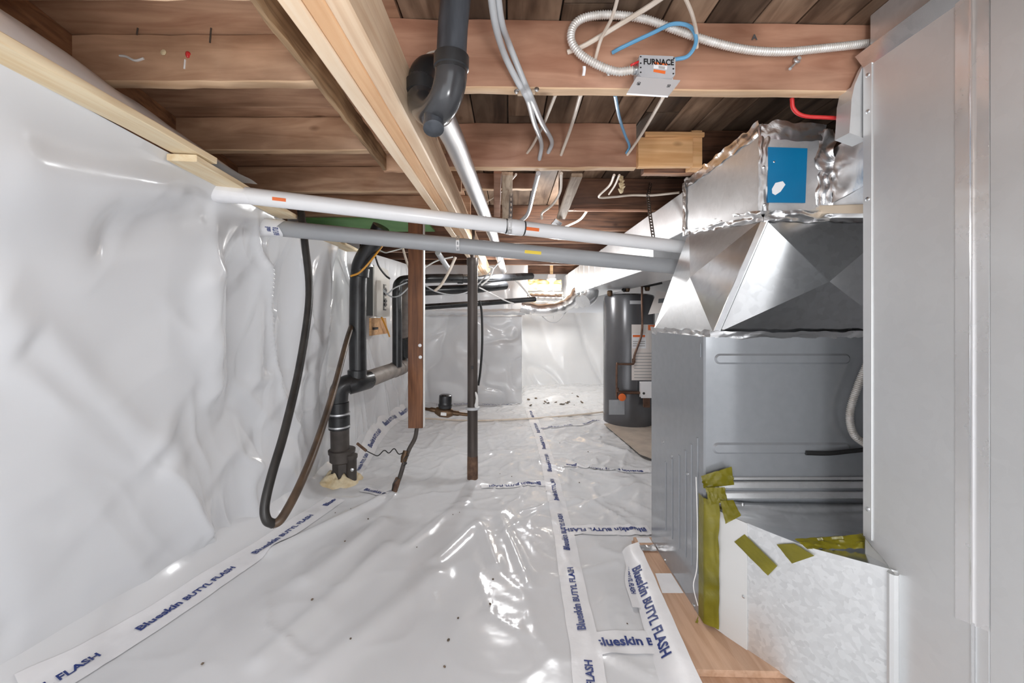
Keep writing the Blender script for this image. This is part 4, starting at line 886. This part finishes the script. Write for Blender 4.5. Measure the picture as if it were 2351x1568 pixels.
for s_ in (.0, .72, .86): 
    q = P(838, 873, D+.08).lerp(P(925, 842, 3.55), s_); MB().lathe(q, P(925, 842, 3.55)-P(838, 873, D+.08), [(0, .063), (.004, .066), (.045, .066), (.05, .063)], 22).build('branch_ring', M['abs_dusty'], t)
MB().tube(spline([P(915, 845, 3.5), P(928, 828, 3.62), P(927, 800, 3.62), P(924, 775, 3.6)], 6), .062, 20).build('branch_elbow', M['abs'], t)
MB().tube([P(924, 785, 3.62), P(931, 700, 3.62), P(932, 640, 3.62)], .055, 18).build('riser_pipe', M['abs_dusty'], t)
MB().tube(spline([P(812, 880, D-.02), P(795, 882, D-.05), P(780, 895, D-.07), P(776, 928, D-.07)], 7), .062, 24).build('elbow', M['abs'], t)
MB().lathe(P(778, 958, D-.07), (0, 0, 1), [(0, .060), (.003, .065), (.10, .065), (.104, .06)], 24).build('elbow_hub', M['abs'], t)
MB().lathe(P(779, 985, D-.07), (0, 0, 1), [(0, .060), (.004, .068), (.085, .068), (.089, .06)], 24).build('rubber_coupling', M['abs'], t)
for z_ in (951, 980): MB().lathe(P(779, z_, D-.07), (0, 0, 1), [(0, .068), (.001, .0705), (.011, .0705), (.012, .068)], 24).build('hose_clamp', M['steel'], t)
MB().tube([P(781, 1040, D-.05), P(780, 980, D-.07)], .060, 22).build('lower_pipe', M['iron'], t)
MB().lathe(P(785, 1060, D-.04), (0, 0, 1), [(0, .066), (.01, .078), (.06, .080), (.062, .086), (.085, .088), (.09, .070)], 24).build('bell_hub', M['iron'], t)
MB().lathe(P(787, 1112, D-.02), (0, 0, 1), [(0, .070), (.15, .072), (.17, .066)], 8).build('base_section', M['iron'], t)
MB().lathe(P(807, 1108, D-.06), (0, 0, 1), [(0, .034), (.16, .034), (.17, .040), (.19, .040), (.20, .02)], 12).build('cleanout_leg', M['iron'], t)
MB().lathe(P(809, 1078, D-.095), (0, -1, 0), [(0, .012), (.008, .012), (.010, .006)], 6).build('bolt', M['steel'], t)
fm = MB().grid(lambda u, v: (lambda an, r_: Vector((P(788, 1118, D).x+r_*math.cos(an), D-.03+r_*math.sin(an), max(.002, .065*math.cos(min(1.57, (v)*1.57))*(1+.6*noise.noise(Vector((math.cos(an)*2, math.sin(an)*2, v*3)))))+.01)))(u*2*math.pi, .07+v*.075*(1+.5*noise.noise(Vector((math.cos(u*6.28)*2.3, math.sin(u*6.28)*2.3, 5))))), 40, 8)
tag(fm.build('foam_collar', M['foam'], ang=3), 'cream expanding foam lump around the foot of the black stack', 'foam')
cable('ground_wire', [P(800, 598, 2.70), P(835, 614, 2.66), P(870, 572, 2.7), P(890, 548, 2.8)], .006, 'cable_orange', 'yellow cable slung round the top of the black stack') if False else None
cable('yellow_cable', [P(805, 634, 2.68), P(825, 626, 2.68), P(845, 606, 2.68), P(862, 585, 2.70), P(885, 555, 2.78)], .007, 'cable_orange', 'yellow cable slung in front of the black stack top')

# ---------------------------------------------------------------- posts, meter, water line
t = thing('wooden_post', P(955, 980, 2.6), 'brown stained wooden board hanging upright in the middle distance', 'board')
MB().beam(P(955, 981, 2.63)+Vector((0, 0, .0)), Vector((P(955, 981, 2.63).x, 2.63, HB-.001)), .095, .045, up=(0, 1, 0), ch=.003, n=12, jit=.0008).build('board', M['post'], t)
MB().beam(Vector((P(973, 981, 2.63).x+.0005, 2.635, P(0, 980, 2.63).z)), Vector((P(973, 981, 2.63).x+.0005, 2.635, HB-.002)), .006, .04, up=(0, 1, 0), ch=.002).build('lit_edge', M['cable_white'], t)  # pale strip paints the light falling on the board's right side
for q in ((965, 820), (964, 793)): MB().lathe(P(q[0], q[1], 2.603), (0, -1, 0), [(0, .012), (.004, .010), (.006, .004)], 8).build('paint_drop', M['white'], t)
px_ = -.254
t = thing('steel_post', (px_, 2.73, 0), 'brown steel jack post standing on the floor sheet', 'post')
MB().lathe((px_, 2.73, .015), (0, 0, 1), [(0, .036), (1.475, .0345), (1.485, .040), (1.53, .040), (1.533, .02)], 24).build('tube', M['post_steel'], t)
MB().lathe((px_, 2.73, 1.54), (0, 0, 1), [(0, .016), (.24, .016)], 12).build('screw_jack', M['post_steel'], t)
MB().box((px_-.09, 2.67, HB-.008), (px_+.09, 2.79, HB-.001), .002).build('top_plate', M['beigeboard'], t)
MB().lathe((px_, 2.73, .012), (0, 0, 1), [(0, .0365), (.10, .037), (.17, .0362), (.2, .035)], 24).build('rusty_foot', M['rust'], t)
MB().lathe((px_, 2.73, CH+(VY-940)*2.73/F), (0, 0, 1), [(0, .036), (.002, .048), (.010, .050), (.018, .048), (.02, .036)], 24).build('clamp_ring', M['cable_grey'], t)
MB().box((px_-.006, 2.690, CH-.36), (px_+.008, 2.697, CH-.34), .001).build('pin_hole', M['black_ink'], t)
MB().tube(spline([P(1093, 935, 2.68), P(1095, 915, 2.67), P(1092, 900, 2.68)], 4), [.010, .013, .010, .010, .008, .008, .008, .006, .004][:9], 8).build('clip', M['cable_white'], t)
cable('black_cable', [P(1101, 690, 2.80), P(1106, 720, 2.82), P(1107, 790, 2.82), P(1103, 850, 2.80), P(1098, 885, 2.79)], .008, 'cable_black', 'black cable bowed behind the steel post')
t = thing('water_meter', P(1022, 955, 2.75), 'small brass water meter with a black cap between the board and the post', 'meter')
MB().lathe(P(1022, 936, 2.75), (.04, 0, 1), [(0, .046), (.02, .05), (.03, .044), (.045, .046), (.085, .044), (.09, .036)], 16).build('black_cap', M['abs'], t)
MB().tube([P(1000, 942, 2.75), P(1012, 945, 2.75), P(1030, 947, 2.75), P(1040, 948, 2.75)], [.022, .038, .038, .022], 12).build('meter_body', M['brass'], t)
MB().beam(P(1012, 950, 2.71), P(1025, 951, 2.71), .012, .022, up=(0, 0, 1)).build('serial_label', M['cable_white'], t)
MB().tube([P(972, 938, 2.75), P(985, 940, 2.75), P(990, 940, 2.75), P(1000, 942, 2.75)], [.011, .011, .016, .016], 10).build('inlet_pipe', M['brass'], t)
MB().tube([P(1040, 948, 2.75), P(1052, 949, 2.75), P(1056, 950, 2.75), P(1074, 952, 2.74)], [.018, .018, .012, .012], 10).build('outlet_pipe', M['brass'], t)
t = thing('water_service_pipe', G(905, 1130), 'bent brown water line rising from the floor behind the hanging board', 'pipe')
MB().tube(spline([P(958, 975, 2.70), P(953, 1005, 2.66), P(940, 1030, 2.62), P(930, 1055, 2.58), P(918, 1095, 2.56), P(905, 1128, 2.56)], 6), [.014]*31, 12).build('pipe_body', M['iron'], t)
MB().tube([P(932, 1035, 2.59), P(928, 1050, 2.58), P(926, 1062, 2.57)], [.018, .022, .018], 10).build('fitting', M['brass'], t)
MB().tube([P(914, 1098, 2.55), P(910, 1110, 2.55), P(905, 1128, 2.55)], [.017, .022, .019], 10).build('valve_body', M['rust'], t)
MB().tube(spline([P(912, 1100, 2.53), P(903, 1110, 2.52), P(901, 1125, 2.53)], 4), .004, 6).build('wire_loop', M['cable_black'], t)
MB().tube(spline([P(935, 1040, 2.57), P(938, 1046, 2.56), P(930, 1050, 2.56), P(926, 1060, 2.55), P(934, 1063, 2.55), P(926, 1070, 2.55)], 5), .003, 6).build('wire_coil', M['cable_black'], t)
cable('ground_wire', [P(841, 1035, 2.62), P(855, 1042, 2.62), P(868, 1046, 2.62), P(882, 1034, 2.62), P(893, 1040, 2.60), P(905, 1030, 2.60), P(915, 1042, 2.58), P(925, 1040, 2.57)], .0035, 'cable_black', 'thin black ground wire wavering between the stack and the water line')
tag(MB().tube([P(820, 1018, 2.64), P(841, 1035, 2.62)], .009, 8).build('wire_sleeve', M['rust']), 'short dark sleeve at the left end of the ground wire', 'sleeve')

# ---------------------------------------------------------------- far left: panel, pipes, cables
t = thing('electrical_panel', (-1.2, 3.62, 1.14), 'beige electrical panel with a row of breakers on the left wall', 'panel')
MB().box((-1.30, 3.42, 1.15), (-1.17, 3.82, 1.57), .006).build('enclosure', M['panel_dark'], t)
pcv = MB().slab([(-1.168, 3.40, 1.14), (-1.168, 3.84, 1.14), (-1.168, 3.84, 1.50), (-1.168, 3.78, 1.585), (-1.168, 3.40, 1.585)], .012, (1, 0, 0)).build('cover', M['panel'], t)
MB().box((-1.158, 3.64, 1.20), (-1.152, 3.72, 1.44), .001).build('breaker_recess', M['panel_dark'], t)
for k in range(7): MB().box((-1.153, 3.65, 1.21+k*.033), (-1.142, 3.71, 1.232+k*.033), .002).build('breaker', M['cable_black'] if k % 3 else M['panel'], pcv)
t = thing('plywood_backer', (-1.2, 3.7, .98), 'plywood backer below the electrical panel', 'board')
MB().slab([(-1.20, 3.40, .98), (-1.20, 3.86, .98), (-1.20, 3.80, 1.13), (-1.20, 3.40, 1.13)], .02, (1, 0, 0)).build('board', M['newwood'], t)
MB().box((-1.178, 3.42, 1.03), (-1.16, 3.52, 1.05), .003).build('black_clip', M['cable_black'], t)
cable('black_cable', [(-1.165, 3.62, 1.14), (-1.15, 3.66, 1.08), (-1.15, 3.76, 1.0), (-1.165, 3.86, .95)], .008, 'cable_orange', 'tan cable leaving the bottom of the electrical panel')
t = thing('vent_stack', P(912, 845, 3.3), 'slim black vent pipe rising and turning right at the top', 'pipe')
MB().tube(spline([P(912, 842, 3.32), P(912, 740, 3.32), P(912, 668, 3.32), P(918, 648, 3.34), P(940, 642, 3.4), P(1020, 639, 3.6), P(1110, 641, 4.0)], 7), .040, 18).build('pipe_body', M['abs'], t)
MB().tube([P(1085, 641, 3.9), P(1220, 634, 4.6)], .040, 16).build('far_length', M['abs'], t)
for q in ((960, 641, 3.46), (1050, 640, 3.75)): MB().lathe(P(*q), (1, .3, 0), [(0, .042), (.003, .046), (.05, .046), (.055, .042)], 18).build('coupling', M['abs'], t)
tag(MB().tube([P(968, 668, 3.7), P(1090, 663, 3.9), P(1160, 655, 4.2)], .045, 16).build('black_drain_pipe', M['abs']), 'thick black drain pipe behind the steel post, uppermost', 'pipe')
tag(MB().tube([P(955, 706, 4.0), P(1095, 697, 4.3), P(1228, 687, 4.7)], .030, 16).build('black_drain_pipe', M['abs']), 'thin black drain pipe sloping along the far wall', 'pipe')
cable('white_cable', [P(1046, 590, 3.3), P(1030, 625, 3.3), P(1012, 655, 3.3), P(998, 668, 3.3)], .012, 'cable_cream', 'cream cable slanting down to a clip behind the hanging board')
cable('white_cable', [P(975, 655, 3.3), P(1000, 669, 3.3), P(1040, 677, 3.3), P(1078, 668, 3.35), P(1110, 640, 3.5), P(1150, 598, 3.6)], .006, 'cable_grey', 'grey cable sagging behind the steel post')
cable('white_cable', [P(975, 614, 3.2), P(1005, 598, 3.2), P(1040, 590, 3.2)], .006, 'cable_white', 'white cable right of the hanging board near the joists')
cable('white_cable', [P(925, 570, 3.0), P(932, 595, 3.0), P(940, 618, 3.0)], .009, 'cable_cream', 'cream cable left of the hanging board near the joists')
cable('white_cable', [P(1100, 660, 3.4), P(1160, 690, 3.6), P(1180, 697, 3.7)], .006, 'cable_white', 'white cable slanting right from the steel post')
cable('white_cable', [P(1122, 612, 3.4), P(1132, 618, 3.4), P(1122, 640, 3.4), P(1105, 655, 3.4)], .008, 'cable_white', 'white cable bend just right of the steel post')
cable('white_cable', [P(880, 664, 3.3), P(890, 674, 3.3), P(905, 662, 3.28), P(935, 648, 3.28)], .006, 'cable_grey', 'upper grey cable loop beside the electrical panel')
cable('white_cable', [P(880, 668, 3.3), P(898, 681, 3.3), P(918, 678, 3.26), P(940, 658, 3.26)], .006, 'cable_grey', 'lower grey cable loop beside the electrical panel')
cable('white_cable', [P(862, 590, 3.2), P(870, 612, 3.3), P(885, 632, 3.4), P(895, 640, 3.4)], .008, 'cable_black', 'dark cable running into the top of the electrical panel')
cable('white_cable', [P(872, 575, 3.2), P(885, 580, 3.2), P(895, 578, 3.2), P(925, 570, 3.3)], .005, 'cable_white', 'thin white cable stapled under the far left joist')
tag(MB().tube([P(1005, 580, 3.1), P(1030, 618, 3.4)], .022, 14).build('grey_conduit', M['cable_grey']), 'short grey conduit piece above the black pipes', 'conduit')
cable('beige_floor_cable', [G(975, 965)+Vector((0, 0, .02)), G(1090, 970)+Vector((0, 0, .02)), G(1220, 966)+Vector((0, 0, .025)), G(1330, 958)+Vector((0, 0, .03)), G(1398, 950)+Vector((0, 0, .03))], .010, 'cable_cream', 'beige cable lying across the far floor')
cable('black_cable', [P(1240, 722, 5.0), P(1260, 738, 5.0), P(1280, 738, 5.0), P(1300, 716, 5.0)], .006, 'cable_grey', 'grey wire sagging under the foil branch duct')
cable('white_cable', [P(1165, 635, 4.6), P(1185, 645, 4.8), P(1200, 660, 4.9), P(1220, 685, 5.0)], .012, 'cable_white', 'white cable dropping to the foil duct left of the bulb')

# ---------------------------------------------------------------- lamp and the lit corner
bl = P(1266, 662, 5.5)
t = thing('ceiling_lamp', (bl.x, bl.y, bl.z), 'lit bare bulb in a white porcelain holder at the far end', 'lamp')
MB().lathe((bl.x, bl.y, bl.z-.01), (0, 0, 1), [(0, .012), (.012, .032), (.035, .04), (.06, .034), (.085, .02), (.095, .018)], 18).build('bulb', M['glass'], t)
MB().lathe((bl.x, bl.y, bl.z+.085), (0, 0, 1), [(0, .03), (.02, .04), (.03, .065), (.05, .065), (.055, .05)], 18).build('lampholder', M['white'], t)
MB().box((bl.x-.05, bl.y-.05, bl.z+.14), (bl.x+.05, bl.y+.05, bl.z+.19), .006).build('junction_box', M['steel'], t)
MB().tube([(bl.x+.02, bl.y-.05, bl.z+.10), (bl.x+.02, bl.y-.06, bl.z-.05), (bl.x+.02, bl.y-.06, bl.z-.42)], .003, 6).build('pull_chain', M['cable_grey'], t)
MB().beam((bl.x, bl.y, bl.z+.19), (bl.x, bl.y, HB+.1), .04, .04, up=(0, 1, 0)).build('drop_block', M['slat'], t)
ib = MB().grid(lambda u, v: Vector((.12+.62*u, 5.72-.05*math.sin(v*3.14)+.03*noise.noise(Vector((u*9, v*5, 1))), CH+.36+.16*v+.03*noise.noise(Vector((u*7, v*4, 3))))), 30, 10)
tag(ib.build('insulation_batt', M['insul'], ang=3), 'tan insulation batt tucked above the slats by the bulb', 'insulation')
for k in range(4):
    tag(MB().beam((.10, 5.68, CH+.205+k*.037), (.76, 5.68, CH+.215+k*.037), .02, .026, ch=.003, n=5, jit=.002).build('wood_slat', M['slat']), ('lowest', 'second lowest', 'second highest', 'topmost')[k]+' of four stacked pale wood slats left of the bulb', 'slat', 'stacked slats by the bulb')
# ---------------------------------------------------------------- water heater
HX, HY, HR = 1.262, 4.22, .262
t = thing('water_heater', (HX, HY, 0), 'dark grey tank water heater beside the furnace', 'water heater')
MB().lathe((HX, HY, .03), (0, 0, 1), [(0, HR-.01), (.01, HR), (1.30, HR), (1.33, HR-.01), (1.345, HR-.05)], 48).build('tank', M['heater'], t)
MB().lathe((HX, HY, 0), (0, 0, 1), [(0, HR+.02), (.035, HR+.02), (.04, HR)], 40).build('base_ring', M['tape'], t)
def on_tank(px, py, up=0):
    # ray from lens to the tank's front surface
    dx = (px-VX)/F; R_ = HR+up; a = 1+dx*dx; b2 = -2*(dx*HX+HY); c = HX*HX+HY*HY-R_*R_; disc = max(0, b2*b2-4*a*c)
    d_ = (-b2-math.sqrt(disc))/(2*a); return P(px, py, d_)
def tank_label(px0, py0, px1, py1, up, name, mat, par=None):
    return MB().grid(lambda u, v: on_tank(lerp(px0, px1, u), lerp(py0, py1, v), up), 10, 4).build(name, mat, par or t)
il = tank_label(1450, 745, 1520, 873, .002, 'instruction_label', M['label_paper'])
tank_label(1451, 766, 1483, 800, .0035, 'warning_print', M['white'], il)
for k in range(4): tank_label(1453, 769+k*0 if k == 0 else 778+k*5, 1481, 774 if k == 0 else 780+k*5, .0045, 'warning_print', M['orange'] if k == 0 else M['label_grey'], il)
tank_label(1488, 746, 1520, 758, .0035, 'warning_print', M['orange'], il)
for k in range(9): tank_label(1456, 810+k*7, 1515, 812+k*7, .0035, 'label_text', M['label_grey'], il)
tank_label(1446, 690, 1476, 698, .002, 'grey_plate', M['cable_grey'])
tank_label(1398, 918, 1434, 952, .002, 'access_plate', M['furnace'])
MB().slab([P(1508, 668, 3.9), P(1545, 672, 3.85), P(1535, 715, 3.85), P(1488, 722, 3.9)], .004, (0, -1, 0)).build('hanging_tag', M['label_paper'], t)
MB().slab([P(1512, 686, 3.84), P(1536, 684, 3.80), P(1533, 694, 3.80), P(1511, 696, 3.84)], .002, (0, -1, 0)).build('tag_print', M['furnace_dark'], t)
cp = [P(1474, 650, 3.93), P(1474, 700, 3.92), P(1474, 760, 3.92), P(1466, 790, 3.92), P(1457, 815, 3.92), P(1455, 832, 3.92), P(1450, 836, 3.92), P(1422, 836, 3.94), P(1416, 840, 3.94), P(1416, 905, 3.94), P(1418, 915, 3.94)]
MB().tube(spline(cp, 5), .011, 10).build('gas_pipe', M['copper'], t)
for q in ((1474, 655), (1455, 833), (1417, 900)): MB().lathe(P(q[0], q[1], 3.93), (0, 0, 1), [(0, .014), (.002, .017), (.04, .017), (.042, .014)], 12).build('fitting', M['copper'], t)
MB().tube([P(1418, 900, 3.93), P(1440, 901, 3.92), P(1470, 902, 3.92)], [.013, .017, .013], 10).build('gas_branch', M['copper'], t)
MB().lathe(P(1428, 912, 3.91), (0, -1, 0), [(0, .036), (.003, .038), (.006, .030)], 18).build('orange_tag', M['orange'], t)
MB().box(P(1468, 908, 3.93), P(1512, 882, 3.86)+Vector((0, .02, 0)), .006).build('gas_valve', M['white'], t)
MB().lathe(P(1478, 903, 3.85), (0, -1, 0), [(0, .012), (.004, .012)], 12).build('valve_knob', M['cable_black'], t)
MB().box(P(1478, 934, 3.93), P(1492, 908, 3.88)+Vector((0, .02, 0)), .004).build('burner_tube', M['copper'], t)
for q in ((1400, 672), (1440, 662), (1486, 660)): MB().lathe(P(q[0], q[1]+8, 4.1), (0, 0, 1), [(0, .02), (.02, .028), (.05, .028), (.06, .018)], 12).build('top_fitting', M['brass'], t)
MB().tube(spline([P(1430, 668, 4.1), P(1450, 650, 4.1), P(1480, 655, 4.05), P(1520, 648, 4.0)], 5), .02, 10).build('top_pipe', M['abs'], t)
tag(MB().slab([(1.05, 3.2, .034), (1.6, 2.3, .034), (1.65, 4.3, .034), (.97, 4.1, .034)], .006, (0, 0, 1)).build('concrete_pad', M['concrete']), 'bare sand coloured pad around the water heater', 'pad')
